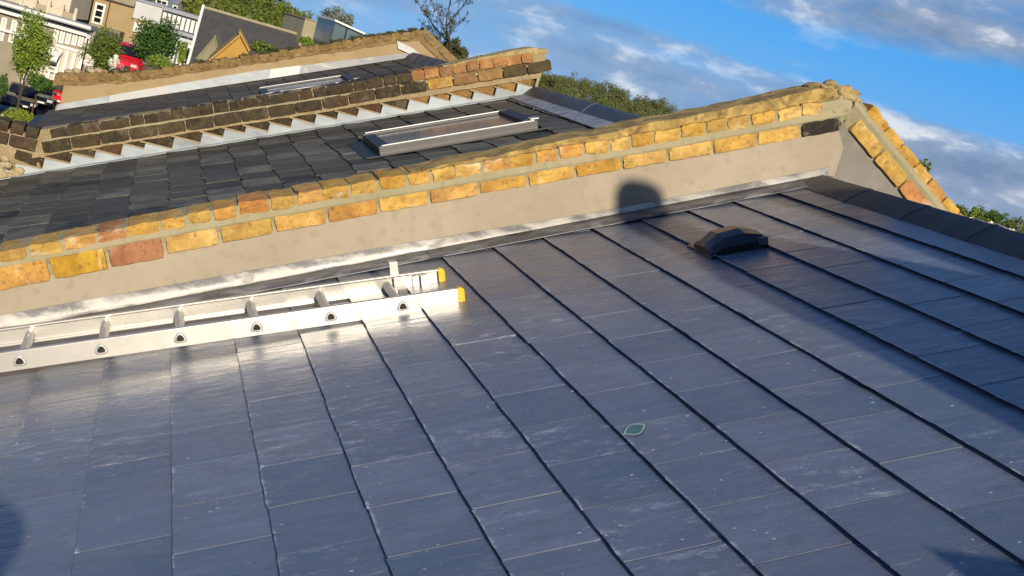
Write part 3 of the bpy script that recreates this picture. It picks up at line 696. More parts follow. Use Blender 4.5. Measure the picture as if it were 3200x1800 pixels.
for q, (a, b) in enumerate(zip(edges, edges[1:])):
    rings = []
    for i in range(7):
        x = a+(b+.03-a)*i/6; z = rf(x); ft = lerp_tab([(-.9, .105), (.2, .14), (1.35, .165), (2.4, .13), (3.3, .10)], x)
        rings.append([(x, Y3-.008-.003*(q % 2), z+ft), (x, Y3-.03-.003*(q % 2), z+.03), (x, Y3-.012, z+.028), (x, Y3+.004, z+ft)])
    MB().loft(rings).build('flashing', (M_LEAD_PALE, M_LEAD_WHITE, M_LEAD_PALE, M_LEAD_PALE, M_LEAD_WHITE, M_LEAD_GREY, M_LEAD_GREY)[q], wall3)
sheet('ridge_saddle', [Vector((3.10, Y3-.03, .03)), Vector((3.5, Y3-.03, -.03)), Vector((3.5, Y3-.03, .0)), Vector((3.3, Y3-.03, .09)), Vector((3.06, Y3-.03, .13))], .01, M_LEAD_WHITE, wall3, Vector((0, -1, 0)))
# --- wall behind the camera with the chimney that throws the long shadow
wall0 = thing('party_wall', 'party wall at the camera side out of view, with an added pot shading the lower left corner', 'wall', (1.2, -WT/2, rz(1.2)))
front_profile(-0.5, 0.50, -WT, -0.01, -1.0, 3.40, 30, 'wall_core', M_RENDER, wall0, 0.004)
MB().loft([[(x, -WT, rear_line(.47, x)), (x, -WT, -2.2), (x, -.01, -2.2), (x, -.01, rear_line(.47, x))] for x in (3.36, 4.5, 5.4)]).build('rear_part', M_RENDER_GREY, wall0)
ch = thing('chimney_stack', 'brick chimney stack at camera side throwing the broad shadow towards the roof vent', 'chimney', (2.9, -0.25, rz(2.9)))
stk = MB().box(2.30, 4.6, -0.62, -0.015, -0.55, 1.16).build('stack', M_BRICK, ch); stk.color = (0.5, 0.32, 0.12, 1)
MB().box(1.80, 2.298, -0.60, -0.02, -0.80, 0.115).build('corner_shadow_block', M_RENDER, ch)  # added box beside the stack, shaped to shade the lower right corner
MB().box(2.28, 4.63, -0.65, 0.015, 1.16, 1.245).build('corbel', M_MORTAR, ch)
MB().loft([[(2.29, -.60, 1.24), (3.0, -.60, 1.24), (3.0, .0, 1.24), (2.29, .0, 1.24)], [(2.295, -.50, 1.60), (2.66, -.50, 1.60), (2.66, -.12, 1.60), (2.295, -.12, 1.60)]]).build('flaunching', M_MORTAR, ch)
def pot(x, y, z0, z1, r, parent):
    prof = [(r*1.12, z0), (r*1.12, z0+.05), (r*.98, z0+.07), (r*.92, z1-.10), (r*1.06, z1-.07), (r*1.06, z1-.02), (r*.96, z1), (r*.80, z1), (r*.80, z0+.1)]
    MB().loft([[(x+a*math.cos(2*math.pi*i/20), y+a*math.sin(2*math.pi*i/20), z) for i in range(20)] for a, z in prof]).build('chimney_or_shadow_pot', M_TERRACOTTA, parent, smooth=True)
pot(-0.20, -0.14, -1.16, -0.15, 0.155, wall0)  # added pot out of view, standing in for a person's shadow at lower left
pot(2.405, -0.30, 1.245, 1.99, 0.125, ch); pot(3.19, -0.30, 1.245, 2.04, 0.205, ch); pot(3.70, -0.30, 1.245, 2.05, 0.15, ch); pot(4.20, -0.30, 1.245, 2.05, 0.15, ch)

# ------------------------------------------------------------------ house fronts below the eaves
for nme, lab, a, b in (('front_wall', 'tan front wall under the eaves of the nearest house', 0.0, Y1), ('front_wall', 'tan front wall under the eaves of the second house', Y1+WT, Y2), ('front_wall', 'tan front wall under the eaves of the third house', Y2+WT, Y3)):
    e = thing(nme, lab, 'wall', (-0.85, (a+b)/2, -9.5), 'front walls of the terrace')
    MB().box(-0.95, -0.7, a, b, -9.6, rz(-0.95)-0.075).build('wall_face', M_TAN, e)
    MB().box(-1.16, -1.04, a+.01, b-.01, rz(-1.05)-.15, rz(-1.05)-.04).build('gutter', M_BLACK, e)
    MB().box(5.3, 5.5, a, b, -9.6, rz(5.5)-.08).build('rear_face', M_TAN, e)

# ------------------------------------------------------------------ roof window, vent, ladder
def roof_window(parent_deck, x0, x1, y0, y1, hgt, name, label):
    e = thing(name, label, 'roof window', onroof((x0+x1)/2, (y0+y1)/2), 'roof windows in the slates')
    def bxr(nm, xa, xb, ya, yb, ha, hb, mat, par=e, bv=0.004):
        c = onroof((xa+xb)/2, (ya+yb)/2, (ha+hb)/2); k_ = 1/math.cos(TH)
        o = MB().quadbox(c, UP*((xb-xa)/2*k_), Vector((0, (yb-ya)/2, 0)), NR*((hb-ha)/2)).build(nm, mat, par)
        return bevel(o, bv) if bv else o
    f = 0.045
    bxr('frame_side', x0, x1, y0, y0+f, 0.0, hgt, M_GREYMETAL); bxr('frame_side', x0, x1, y1-f, y1, 0.0, hgt, M_GREYMETAL)
    bxr('frame_foot', x0, x0+f*1.8, y0+f+.001, y1-f-.001, 0.0, hgt-.004, M_BLACK); bxr('frame_head', x1-f*2, x1, y0+f+.001, y1-f-.001, 0.0, hgt+.014, M_BLACK)
    bxr('sash_rail', x0+f*1.8+.001, x1-f*2-.001, y0+f+.001, y0+f+.03, .01, hgt-.008, M_BLACKMETAL); bxr('sash_rail', x0+f*1.8+.001, x1-f*2-.001, y1-f-.03, y1-f-.001, .01, hgt-.008, M_BLACKMETAL)
    bxr('pane', x0+f*1.8+.002, x1-f*2-.002, y0+f+.031, y1-f-.031, .01, hgt-.014, M_GLASS_ROOF, bv=0)
    bxr('frame_capping', x0+.02, x1-.02, y0-.006, y0+.020, hgt+.001, hgt+.009, M_ALU2); bxr('frame_capping', x0+.02, x1-.02, y1-.02, y1+.004, hgt+.001, hgt+.010, M_ALU2)
    bxr('hood_end', x1-.05, x1+.012, y0-.008, y0+.08, hgt+.0125, hgt+.022, M_ALU2)
    bxr('foot_shadow_flashing', x0-.11, x0-.001, y0-.04, y1+.04, .022, .030, M_BLACK)  # flashing skirt in dull black, standing in for the shadow at this end
    bxr('side_flashing', x0-.1, x1+.1, y0-.06, y0-.008, .024, .036, M_BLACKP)
    return e
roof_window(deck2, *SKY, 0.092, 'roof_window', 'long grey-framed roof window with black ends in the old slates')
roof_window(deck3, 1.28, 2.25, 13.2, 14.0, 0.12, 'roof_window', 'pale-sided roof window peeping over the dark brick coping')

# roof vent
vt = thing('roof_vent', 'black hooded plastic vent on the slates in the chimney shadow', 'vent', onroof(2.5, 4.55))
vb = []
for a, hgt, yw in ((0, .026, .085), (.06, .040, .100), (.26, .074, .112), (.62, .080, .112), (.92, .056, .104), (1.0, .040, .092)):
    x = 2.385+0.245*a
    vb.append([onroof(x, 4.56-yw, .014), onroof(x, 4.56-yw, .016+hgt*.35), onroof(x, 4.56-yw*.72, .016+hgt*.86), onroof(x, 4.56-yw*.2, .016+hgt), onroof(x, 4.56+yw*.45, .016+hgt*.95), onroof(x, 4.56+yw, .016+hgt*.5), onroof(x, 4.56+yw, .014)])
MB().loft(vb).build('hood', M_BLACKP, vt, smooth=False)
for q in range(5): MB().quadbox(onroof(2.43+.032*q, 4.447, .036), UP*.011, Vector((0, .004, 0)), NR*.013).build('louvre', M_DARK, vt)
MB().quadbox(onroof(2.5, 4.56, .018), UP*.14, Vector((0, .125, 0)), NR*.005).build('base_plate', M_BLACKP, vt)
MB().quadbox(onroof(2.602, 4.455, .042), UP*.022, Vector((0, .006, 0)), NR*.016).build('side_grille', M_GREYMETAL, vt)

# ladder
ld = thing('ladder', 'aluminium ladder with yellow end caps lying up the slates beside the wall', 'ladder', onroof(0.3, 4.9))
LA = at(1443, 956, 4.54); LB = at(0, 1165, 4.54)
e1 = (LB-LA).normalized(); e2 = Vector((0, 1, 0)); e3 = e1.cross(e2).normalized()
if e3.z < 0: e3 = -e3
RH, RT, LW, LLEN = 0.074, 0.026, 0.375, 4.2
def rail(o0, side, nm):
    # C-section: web outside, flanges inward
    w_ = 0.003; sg = side
    prof = [(0, 0), (0, RH), (RT*sg, RH), (RT*sg, RH-.007), (w_*sg, RH-.007), (w_*sg, .007), (RT*sg, .007), (RT*sg, 0)]
    rings = [[o0+e1*t_+e2*a+e3*b for a, b in prof] for t_ in (0, 0.7, 1.4, 2.8, LLEN)]
    o = MB().loft(rings).build(nm, M_ALU, ld); return bevel(o, 0.0015)
nA = LA; nB = LA+e2*LW+e1*0.004
rail(nA, 1, 'rail'); rail(nB, -1, 'rail')
for o0, sg in ((nA, 1), (nB, -1)):
    rings = []
    for t_, s_ in ((0.012, 1.03), (-0.002, 1.05), (-0.012, .92), (-0.017, .70)):
        cy, cz = RT/2*sg, RH/2
        rings.append([o0+e1*t_+e2*(cy+a*s_*(RT/2+.003))+e3*(cz+b*s_*(RH/2+.002)) for a, b in ((-1, -.9), (-1, .9), (-.8, 1), (.8, 1), (1, .9), (1, -.9), (.8, -1), (-.8, -1))])
    MB().loft(rings).build('end_cap', M_YELLOW, ld, smooth=False)
T0 = (at(1258, 951, 4.54)-LA).dot(e1); TS = ((at(60, 1121, 4.54)-LA).dot(e1)-T0)/5
tri = [(-.014, -.014), (0, -.0155), (.014, -.014), (.0185, -.009), (.0165, .001), (.009, .013), (0, .0175), (-.009, .013), (-.0165, .001), (-.0185, -.009)]
for k in range(16):
    t_ = T0+TS*k
    if t_ > LLEN-.1: break
    c0 = nA+e1*t_+e3*(RH*.47)
    rings = [[c0+e2*s+e1*a*1.05+e3*b*1.0 for a, b in tri] for s in (0.002, LW-.002)]
    rg = MB().loft(rings).build('rung', M_ALU, ld)
    # flared rung end and open socket on the near rail
    rings = [[c0+e2*s+e1*a*q+e3*b*q for a, b in tri] for s, q in ((0.001, 1.40), (-0.002, 1.30), (-0.006, 0.98), (-0.0062, 0.84), (-0.003, 0.79))]
    MB().loft(rings, cap=False).build('rung_flare', M_ALU2, rg)
    mesh('rung_socket', [c0+e2*(-0.0031)+e1*a*.80+e3*b*.80 for a, b in tri], [tuple(range(len(tri)))], M_DARK, rg)
def lbox(nm, t0, t1, s0, s1, h0, h1, mat=M_ALU2):
    c = nA+e1*((t0+t1)/2)+e2*((s0+s1)/2)+e3*((h0+h1)/2)
    return bevel(MB().quadbox(c, e1*((t1-t0)/2), e2*((s1-s0)/2), e3*((h1-h0)/2)).build(nm, mat, ld), .002)
# guide bracket and hook on the far rail
lbox('bracket_plate', .135, .215, LW-.034, LW-.027, -.004, .066)
lbox('bracket_foot', .13, .22, LW-.06, LW-.035, -.008, .010)
lbox('bracket_clip', .105, .135, LW-.040, LW-.028, .004, .060)
lbox('hook_strap', .185, .222, LW+.002, LW+.010, .0, .125)
lbox('hook_lip', .185, .222, LW+.011, LW+.055, .112, .125)
lbox('latch_plate', .062, .100, LW-.050, LW-.030, -.012, .062)
lbox('bracket_block', .165, .205, LW-.075, LW-.061, .0, .022, M_GREYMETAL)
# green painted eye mark on a slate
gm = thing('paint_mark', 'small green eye-shaped paint mark with pale rim on a slate', 'paint mark', onroof(1.66, 3.0))
gc = ray(1985, 1365); 
gp = gc*((Z0)/(gc.z-TAN*gc.x)); 
def eye(s, h):
    pts = []
    for i in range(13):
        a = i/12; pts.append((a*2-1, 0.55*math.sin(math.pi*a)))
    for i in range(1, 12):
        a = 1-i/12; pts.append((a*2-1, -0.62*math.sin(math.pi*a)))
    return [gp+UP*(q*.040*s)+Vector((0, (r+q*.25)*.062*s, 0))+NR*h for q, r in pts]
mesh('painted_eye', eye(0.9, .0240), [tuple(range(24))], M_GREEN, gm)
a_, b_ = eye(1.0, .0244), eye(0.84, .0244)
mesh('pale_rim', a_+b_, [(i, (i+1) % 24, 24+(i+1) % 24, 24+i) for i in range(24)], M_PALEGREEN, gm)

# ------------------------------------------------------------------ vegetation
def leaf_cloud(clumps, n, size, seed, flat=0.0):
    """leaf quads spread over the outer part of each clump (centre, radii)"""
    rd_ = random.Random(seed); v = []; f = []
    tot = sum(c[1][0]*c[1][1]+c[1][0]*c[1][2] for c in clumps)
    for c, r in clumps:
        k = int(n*(r[0]*r[1]+r[0]*r[2])/tot)
        for _ in range(k):
            d = Vector((rd_.gauss(0, 1), rd_.gauss(0, 1), rd_.gauss(0, 1))).normalized()
            q = rd_.random()**0.45*(1+rd_.gauss(0, .07))
            p = Vector((c[0]+d.x*r[0]*q, c[1]+d.y*r[1]*q, c[2]+d.z*r[2]*q))
            nrm = (d*0.6+Vector((rd_.gauss(0, .6), rd_.gauss(0, .6)-.2, rd_.gauss(0, .6)+.25))).normalized()
            a = nrm.orthogonal().normalized(); a = (Matrix.Rotation(rd_.random()*6.28, 3, nrm) @ a); b = nrm.cross(a)
            s = size*rd_.uniform(.6, 1.35); i = len(v)
            v += [p-a*s, p+b*s*.5, p+a*s, p-b*s*.5]; f.append((i, i+1, i+2, i+3))
    return v, f
def clump_set(c, r, k, seed, rs=(.3, .5)):
    rd_ = random.Random(seed); out = []
    for _ in range(k):
        d = Vector((rd_.gauss(0, 1), rd_.gauss(0, 1), rd_.gauss(0, 1))).normalized()*(rd_.random()**.5)
        s = rd_.uniform(*rs)
        out.append((Vector((c[0]+d.x*r[0]*.72, c[1]+d.y*r[1]*.72, c[2]+d.z*r[2]*.72)), (r[0]*s, r[1]*s, r[2]*s)))
    return out
def tree(name, label, cat, base, c, r, k, n, size, mat, seed, trunk_r=0.08, rs=(.3, .5), group=None, extra=None):
    e = thing(name, label, cat, Vector(base), group)
    cl = clump_set(c, r, k, seed, rs)+(extra or [])
    v, f = leaf_cloud(cl, n, size, seed); mesh('crown', v, f, mat, e)
    mb = MB(); b = Vector(base); t_ = Vector(c)-Vector((0, 0, r[2]*.25)); rd_ = random.Random(seed)
    mid = b.lerp(t_, .55)+Vector((rd_.uniform(-.1, .1), 0, 0))*r[0]
    mb.tube(b, mid, trunk_r, trunk_r*.75, 8); mb.tube(mid, t_, trunk_r*.75, trunk_r*.4, 8)
    for q, _ in cl[:7]: mb.tube(mid.lerp(t_, rd_.random()), q, trunk_r*.35, trunk_r*.1, 5)
    mb.build('trunk', M_BARK, e)
    return e
def ptree(name, label, cat, px, py, Y, wpx, hpx, k, n, lpx, mat, seed, group=None, rs=(.3, .5), trunk=.06, tall=1.0):
    """tree whose crown centres on a pixel at a distance, size in photo pixels"""
    c = at(px, py, Y); s = Y/FPX*1.03; r = (wpx/2*s, wpx/2*s, hpx/2*s)
    return tree(name, label, cat, (c.x, c.y, gz(c.x, c.y)), c, r, k, n, lpx*s, mat, seed, trunk, rs, group)
ptree('street_tree', 'light green street tree in front of the white house', 'tree', 98, 155, 50, 140, 250, 32, 6200, 4.4, M_LEAF_LIGHT, 21, rs=(.22, .38), trunk=.07)
ptree('garden_tree', 'bushy green tree between the white house and the red van', 'tree', 322, 165, 66, 124, 170, 26, 6400, 3.6, M_LEAF_MID, 22, rs=(.3, .45))
ptree('garden_tree', 'dark green rounded tree right of the red van', 'tree', 494, 125, 72, 142, 165, 28, 7200, 4.0, M_LEAF_DARK, 23, rs=(.3, .48))
ptree('shrub', 'bright green shrub under the dark round tree', 'shrub', 505, 205, 64, 100, 80, 14, 3000, 3.4, M_LEAF_LIGHT, 24)
ptree('shrub', 'thin pale green shrub before the white glazed porch', 'shrub', 578, 170, 66, 60, 100, 14, 1300, 3.4, M_LEAF_LIGHT, 25, rs=(.2, .35))
ptree('blossom_shrub', 'white blossoming shrub left of the red van', 'shrub', 355, 205, 64, 44, 80, 12, 900, 4.0, M_BLOSSOM, 26, rs=(.2, .35))
ptree('blossom_shrub', 'white blossoming shrub below the white house windows', 'shrub', 272, 195, 64.5, 40, 60, 10, 700, 4.0, M_BLOSSOM, 27, rs=(.2, .35))
ptree('blossom_shrub', 'small pink flowering shrub at the bumper of the red van', 'shrub', 378, 210, 63.5, 26, 34, 6, 400, 3.0, M_PINK, 28)
ptree('hedge', 'yellow-green clipped bush beside the dark roof corner at left', 'hedge', 68, 372, 24, 118, 66, 20, 5200, 3.0, M_LEAF_YEL, 29, rs=(.34, .5))
ptree('shrub', 'dark shrub behind the black cars under the street tree', 'shrub', 120, 258, 72, 110, 50, 12, 2400, 3.6, M_LEAF_DARK, 30)
ptree('shrub', 'green shrub at the left picture edge above the cars', 'shrub', 10, 262, 66, 30, 90, 8, 900, 3.6, M_LEAF_DARK, 31)
ptree('silver_tree', 'silvery pale tree on the skyline right of the woods', 'tree', 1050, 55, 130, 125, 75, 22, 3200, 3.6, M_LEAF_SILVER, 32, rs=(.25, .4), trunk=.2)
ptree('shrub', 'tuft of green weeds on the tan wall before the beige block', 'shrub', 965, 130, 17.5, 60, 34, 10, 900, 5.0, M_LEAF_LIGHT, 33, trunk=.01)
ptree('shrub', 'ivy patch on the tan wall beside the ochre gable', 'shrub', 830, 152, 18.2, 90, 46, 14, 1500, 4.0, M_LEAF_MID, 34, trunk=.01)
# low growth on the third wall
rd = random.Random(3); cl = []
for i in range(90):
    x = rd.uniform(1.2, 3.42) if i > 10 else rd.uniform(-.5, 1.2); cl.append((Vector((x, Y3+rd.uniform(.02, .2), rz(x)+lerp_tab(T_3, x)+rd.uniform(-.03, .012))), (rd.uniform(.04, .10), .07, rd.uniform(.018, .036))))
v, f = leaf_cloud(cl, 15000, 0.011, 44); o = mesh('moss_growth', v, f, M_LEAF_OLIVE); tag(o, 'brownish moss and ivy growing along the tan wall top', 'moss', kind='stuff')
# hawthorn behind the third wall
def branches(base, tip, seed, n1, spread, r):
    rd_ = random.Random(seed); mb = MB(); tips = []
    def grow(p, d, ln, rad, depth):
        segs = 4; q = p
        for i in range(segs):
            d = (d+Vector((rd_.gauss(0, .16), rd_.gauss(0, .16), rd_.gauss(0, .10)+.03))).normalized(); q2 = q+d*(ln/segs)
            mb.tube(q, q2, rad*(1-i/segs*.5), rad*(1-(i+1)/segs*.5), 5 if depth < 2 else 4); 
            if depth < 3 and i > 0 or depth == 0:
                for _ in range(2 if depth < 2 else 1):
                    nd = (d*.5+Vector((rd_.gauss(0, spread), rd_.gauss(0, spread), rd_.gauss(0, spread*.6)+.15))).normalized()
                    grow(q2, nd, ln*rd_.uniform(.35, .55), max(rad*.5, .005), depth+1)
            q = q2
        tips.append(q)
    d = (Vector(tip)-Vector(base)); grow(Vector(base), d.normalized(), d.length, r, 0)
    return mb, tips
hb = at(1428, 205, 22); ht = at(1392, 48, 22)
haw = thing('hawthorn', 'sparse dark thorny bush with bare twigs rising behind the tan wall', 'shrub', hb-Vector((0, 0, 3)))
mb, tips = branches(hb-Vector((0, 0, .5)), ht, 5, 6, .34, .030); mb.build('branches', M_BARK, haw)
MB().tube(hb-Vector((0, 0, 7.5)), hb-Vector((0, 0, .45)), .05, .02, 6).build('trunk', M_BARK, haw)
v, f = leaf_cloud([(t_, (.05, .05, .05)) for t_ in tips], 2400, .018, 8)
v2, f2 = leaf_cloud(clump_set(at(1420, 165, 22), (.36, .25, .34), 26, 9, (.16, .34)), 5200, .022, 10)
mesh('leaves', v+v2, f+[tuple(i+len(v) for i in q) for q in f2], M_LEAF_OLIVE, haw)
# weed on the rear coping and sprigs on the dark wall
def sprig(name, label, base, h, n, seed, mat, lean=.25, leaf=.012, per=16):
    e = thing(name, label, 'weed', Vector(base)); mb = MB(); v = []; f = []; rd_ = random.Random(seed)
    for i in range(n):
        d = Vector((rd_.gauss(0, lean), rd_.gauss(0, lean), 1)).normalized(); hh = h*rd_.uniform(.6, 1); tip = Vector(base)+d*hh
        mb.tube(base, tip, .003, .0012, 4)
        a, b = leaf_cloud([(Vector(base).lerp(tip, t_/6), (h*.10, h*.10, h*.10)) for t_ in range(2, 7)], per, leaf, seed*50+i); k_ = len(v); v += a; f += [tuple(q+k_ for q in z) for z in b]
    mb.build('stems', M_BARK, e); mesh('leaves', v, f, mat, e); return e
wb = Vector((4.02, Y1+.12, rear_line(.43, 4.02)))
sprig('weed', 'small green sapling growing on the rear brick coping', wb, 0.135, 7, 3, M_LEAF_MID, .22, .011, 60)
wb2 = at(1500, 186, Y2+.12); sprig('weed', 'tiny weed on top of the dark wall near its yellow end', wb2, .05, 4, 4, M_LEAF_OLIVE, .4, .012, 14)
# woods
def woods(name, label, spots, seed, n, size, mat, hr=(4, 7)):
    rd_ = random.Random(seed); cl = []
    for (x, y, z, r) in spots:
        for _ in range(6):
            d = Vector((rd_.gauss(0, .5), rd_.gauss(0, .5), rd_.gauss(0, .38))); s = rd_.uniform(.35, .6)
            cl.append((Vector((x+d.x*r, y+d.y*r, z+d.z*r)), (r*s, r*s, r*s*.9)))
    v, f = leaf_cloud(cl, n, size, seed); return tag(mesh(name, v, f, mat), label, 'woodland', kind='stuff')
rd = random.Random(77)
def wood_spots(px0, px1, sky, base, Y0, Y1_, n, r):
    out = []
    for i in range(n):
        a = rd.random(); px = px0+(px1-px0)*a; top = lerp_tab(sky, px); b = rd.random()**1.5
        Y = Y0+(Y1_-Y0)*(1-b); rr = rd.uniform(*r); c = at(px, top, Y); py = top+(base*b)
        c = at(px, py, Y); out.append((c.x, c.y, c.z-rr*0.75, rr))
    return out
skyA = [(380, -160), (480, -130), (700, -60), (870, 8), (940, 48), (1000, 70), (1100, 90), (1250, 110)]
woods('woodland', 'green wooded hillside above the dark grey roof', wood_spots(380, 1030, skyA, 130, 150, 230, 190, (2.2, 4.0)), 51, 110000, .34, M_LEAF_WOOD)
skyB = [(1500, 205), (1660, 228), (1750, 238), (1900, 275), (2050, 325), (2170, 372), (2400, 440)]
woods('woodland', 'distant wooded hill behind the second ridge', wood_spots(1480, 2420, [(p_, q-14) for p_, q in skyB], 140, 430, 640, 620, (4, 7)), 52, 300000, .42, M_LEAF_FAR)
skyC = [(2900, 625), (2980, 640), (3020, 650), (3100, 668), (3150, 680), (3200, 690), (3400, 740)]
ptree('far_tree', 'rounded dark tree at the foot of rear coping, far right', 'tree', 2988, 655, 150, 42, 50, 10, 1500, 4, M_LEAF_DARK, 61, trunk=.25)
ptree('far_tree', 'bright green tree beyond the ridge, second from rear coping', 'tree', 3040, 668, 140, 44, 60, 10, 1600, 4, M_LEAF_LIGHT, 62, trunk=.25)
ptree('far_tree', 'dark wide tree beyond the ridge, middle of the far right group', 'tree', 3108, 678, 170, 66, 40, 12, 1600, 4, M_LEAF_DARK, 63, trunk=.25)
ptree('far_tree', 'pale bare-looking tree at the right picture edge', 'tree', 3185, 700, 150, 40, 70, 12, 1300, 4, M_LEAF_SILVER, 64, rs=(.2, .3), trunk=.25)
ptree('far_tree', 'bright yellow-green tree lowest at the right picture edge', 'tree', 3180, 752, 110, 90, 60, 14, 2200, 5, M_LEAF_LIGHT, 65, trunk=.25)
woods('woodland', 'mixed scrub with blossom beyond the near ridge at far right', wood_spots(2960, 3330, [(p_, q-2) for p_, q in skyC], 70, 125, 200, 130, (1.4, 2.4)), 53, 42000, .26, M_LEAF_WOOD)
woods('blossom_scrub', 'white blossoming scrub below the far right trees', wood_spots(3020, 3160, [(2980, 668), (3200, 722)], 40, 112, 120, 26, (.4, .8)), 54, 2600, .20, M_BLOSSOM)

# ------------------------------------------------------------------ far buildings
class Facade:
    def __init__(s, px, py, Y, yaw):
        s.o = at(px, py, Y); s.a = Vector((math.cos(yaw), math.sin(yaw), 0)); s.n = Vector((math.sin(yaw), -math.cos(yaw), 0))
    def ah(s, px, py):
        d = ray(px, py); t_ = s.o.dot(s.n)/d.dot(s.n); p_ = d*t_-s.o; return p_.dot(s.a), p_.z
    def P(s, a, h, d=0): return s.o+s.a*a+Vector((0, 0, h))+s.n*d
    def box(s, mb, a0, a1, h0, h1, d0, d1):
        return mb.quadbox(s.P((a0+a1)/2, (h0+h1)/2, (d0+d1)/2), s.a*((a1-a0)/2), s.n*((d1-d0)/2), Vector((0, 0, (h1-h0)/2)))
    def part(s, name, r, d0, d1, mat, parent, inset=None):
        return s.box(MB(), *r, d0, d1).build(name, mat, parent)
    def rect(s, tl, br):
        (a0, h1), (a1, h0) = s.ah(*tl), s.ah(*br); return (min(a0, a1), max(a0, a1), min(h0, h1), max(h0, h1))
    def window(s, r, d, parent, fw=0.06, frame=None, glass=None, mull=0, trans=0):
        frame = frame or M_WHITE; a0, a1, h0, h1 = r; mb = MB()
        s.box(mb, a0, a0+fw, h0, h1, d, d+.07); s.box(mb, a1-fw, a1, h0, h1, d, d+.07)
        s.box(mb, a0+fw, a1-fw, h0, h0+fw, d, d+.065); s.box(mb, a0+fw, a1-fw, h1-fw, h1, d, d+.065)
        for q in range(mull):
            x = a0+(a1-a0)*(q+1)/(mull+1); s.box(mb, x-fw*.35, x+fw*.35, h0+fw, h1-fw, d, d+.06)
        for q in range(trans):
            z = h0+(h1-h0)*(q+1)/(trans+1); s.box(mb, a0+fw, a1-fw, z-fw*.35, z+fw*.35, d, d+.055)
        w_ = mb.build('window', frame, parent); s.box(MB(), a0+fw, a1-fw, h0+fw, h1-fw, d+.005, d+.02).build('pane', glass or M_WINDARK, w_)
        return w_
# white bay-fronted house at the far left
F = Facade(150, 140, 84, R(-12)); gb = gz(F.o.x, F.o.y)-F.o.z
wh = thing('white_house', 'white stucco house with tall window strips and a grey ledge roof, far left', 'house', F.P(0, gb))
l_, r_, _, ledge = F.rect((-60, 40), (300, 80))
a_led = F.ah(150, 52)[1]
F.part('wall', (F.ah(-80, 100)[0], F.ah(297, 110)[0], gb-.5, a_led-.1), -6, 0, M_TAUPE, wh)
lo_ = F.ah(150, 68)[1]
F.part('ledge_roof', (F.ah(-80, 30)[0], F.ah(300, 75)[0], a_led-.08, a_led+.22), -.6, 1.0, M_ROOFGREY, wh)
F.part('ledge_edge', (F.ah(-80, 30)[0], F.ah(301, 75)[0], a_led-.0, a_led+.16), 1.001, 1.06, M_WHITE, wh)
F.part('fascia', (F.ah(-70, 30)[0], F.ah(297, 75)[0], a_led-.55, a_led-.25), .0, .35, M_WHITE, wh)
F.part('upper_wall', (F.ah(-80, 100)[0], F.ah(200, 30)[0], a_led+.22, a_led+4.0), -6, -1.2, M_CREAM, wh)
for q in range(5):
    a = F.ah(60+q*42, 12+q*11)[0]
    F.part('parapet_pier', (a-.09, a+.09, a_led+.22, a_led+1.0), -.55, -.30, M_CREAM, wh)
    if q < 4:
        b = F.ah(60+(q+1)*42, 12+(q+1)*11)[0]
        F.part('parapet_panel', (a+.1, b-.1, a_led+.22, a_led+.62), -.5, -.36, (M_CREAM, M_BEIGEWALL)[q % 2], wh)
for q in range(6):
    tp = (181+q*19.8, 80+q*3.4+1); bt = (171+q*19.8, 131+q*3.6)
    (a0, h1), (a1, h0) = F.ah(*tp), F.ah(*bt); ac = (a0+a1)/2
    F.window((ac-.155, ac+.155, h0, h1), .01, wh, .10, M_WHITE, M_PALEGREY)
for q in range(3):
    (a0, h1), (a1, h0) = F.ah(14+q*32, 55+q*8), F.ah(4+q*32, 128+q*6); ac = (a0+a1)/2
    F.window((ac-.17, ac+.17, h0, h1), .01, wh, .10, M_WHITE, M_PALEGREY)
sill = F.ah(190, 142)[1]
F.part('sill_course', (F.ah(-60, 120)[0], F.ah(275, 155)[0], sill-.12, sill+.05), .0, .25, M_WHITE, wh)
# porch canopy and lower bay of white posts
(pa, ph), (pb, _) = F.ah(142, 158), F.ah(205, 170)
rings = []
for d_, z_ in ((0.3, .55), (.9, .45), (1.5, .15), (1.6, .0), (1.6, -.1)):
    rings.append([F.P(pa, ph+z_-.22, d_), F.P(pb, ph+z_-.22, d_), F.P(pb, ph+z_-.34, d_), F.P(pa, ph+z_-.34, d_)])
MB().loft(rings).build('porch_canopy', M_WHITE, wh)
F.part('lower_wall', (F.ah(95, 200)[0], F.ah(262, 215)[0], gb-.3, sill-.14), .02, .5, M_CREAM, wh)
for q in range(8):
    a = F.ah(100+q*22, 190+q*5)[0]
    F.part('pilaster', (a-.11, a+.11, gb-.2, sill-.2), .501, .72, M_WHITE, wh)
(a0, h1), (a1, h0) = F.ah(163, 190), F.ah(177, 226)
F.window((a0-.05, a1+.2, h0, h1), .73, wh, .13, M_WHITE, M_OLIVE, 0, 1)
# tan house
T = Facade(370, 70, 92, R(-10)); tb = gz(T.o.x, T.o.y)-T.o.z
th_ = thing('tan_house', 'plain tan stucco house side with black gutter behind the white house', 'house', T.P(0, tb))
ev = T.ah(375, 12)[1]
T.part('wall', (T.ah(225, 60)[0], T.ah(413, 90)[0], tb-.5, ev), -7, 0, M_TAN, th_)
T.part('gutter', (T.ah(225, 10)[0], T.ah(418, 22)[0], ev+.001, ev+.13), -.1, .16, M_BLACK, th_)
rr = [T.P(T.ah(225, 10)[0], ev+.14, .2), T.P(T.ah(420, 22)[0], ev+.14, .2), T.P(T.ah(420, 22)[0], ev+2.6, -3.6), T.P(T.ah(225, 10)[0], ev+2.6, -3.6)]
sheet('roof', rr, .12, M_BEIGEWALL, th_, Vector((0, -.5, .85)))
a_dp = T.ah(338, 40)[0]
MB().tube(T.P(a_dp, tb, .07), T.P(a_dp, ev, .07), .035, .035, 6).build('drainpipe', M_BLACK, th_)
T.window(T.rect((300, 6), (318, 80)), .01, th_, .14, M_WHITE, M_WINDARK, 0, 2)
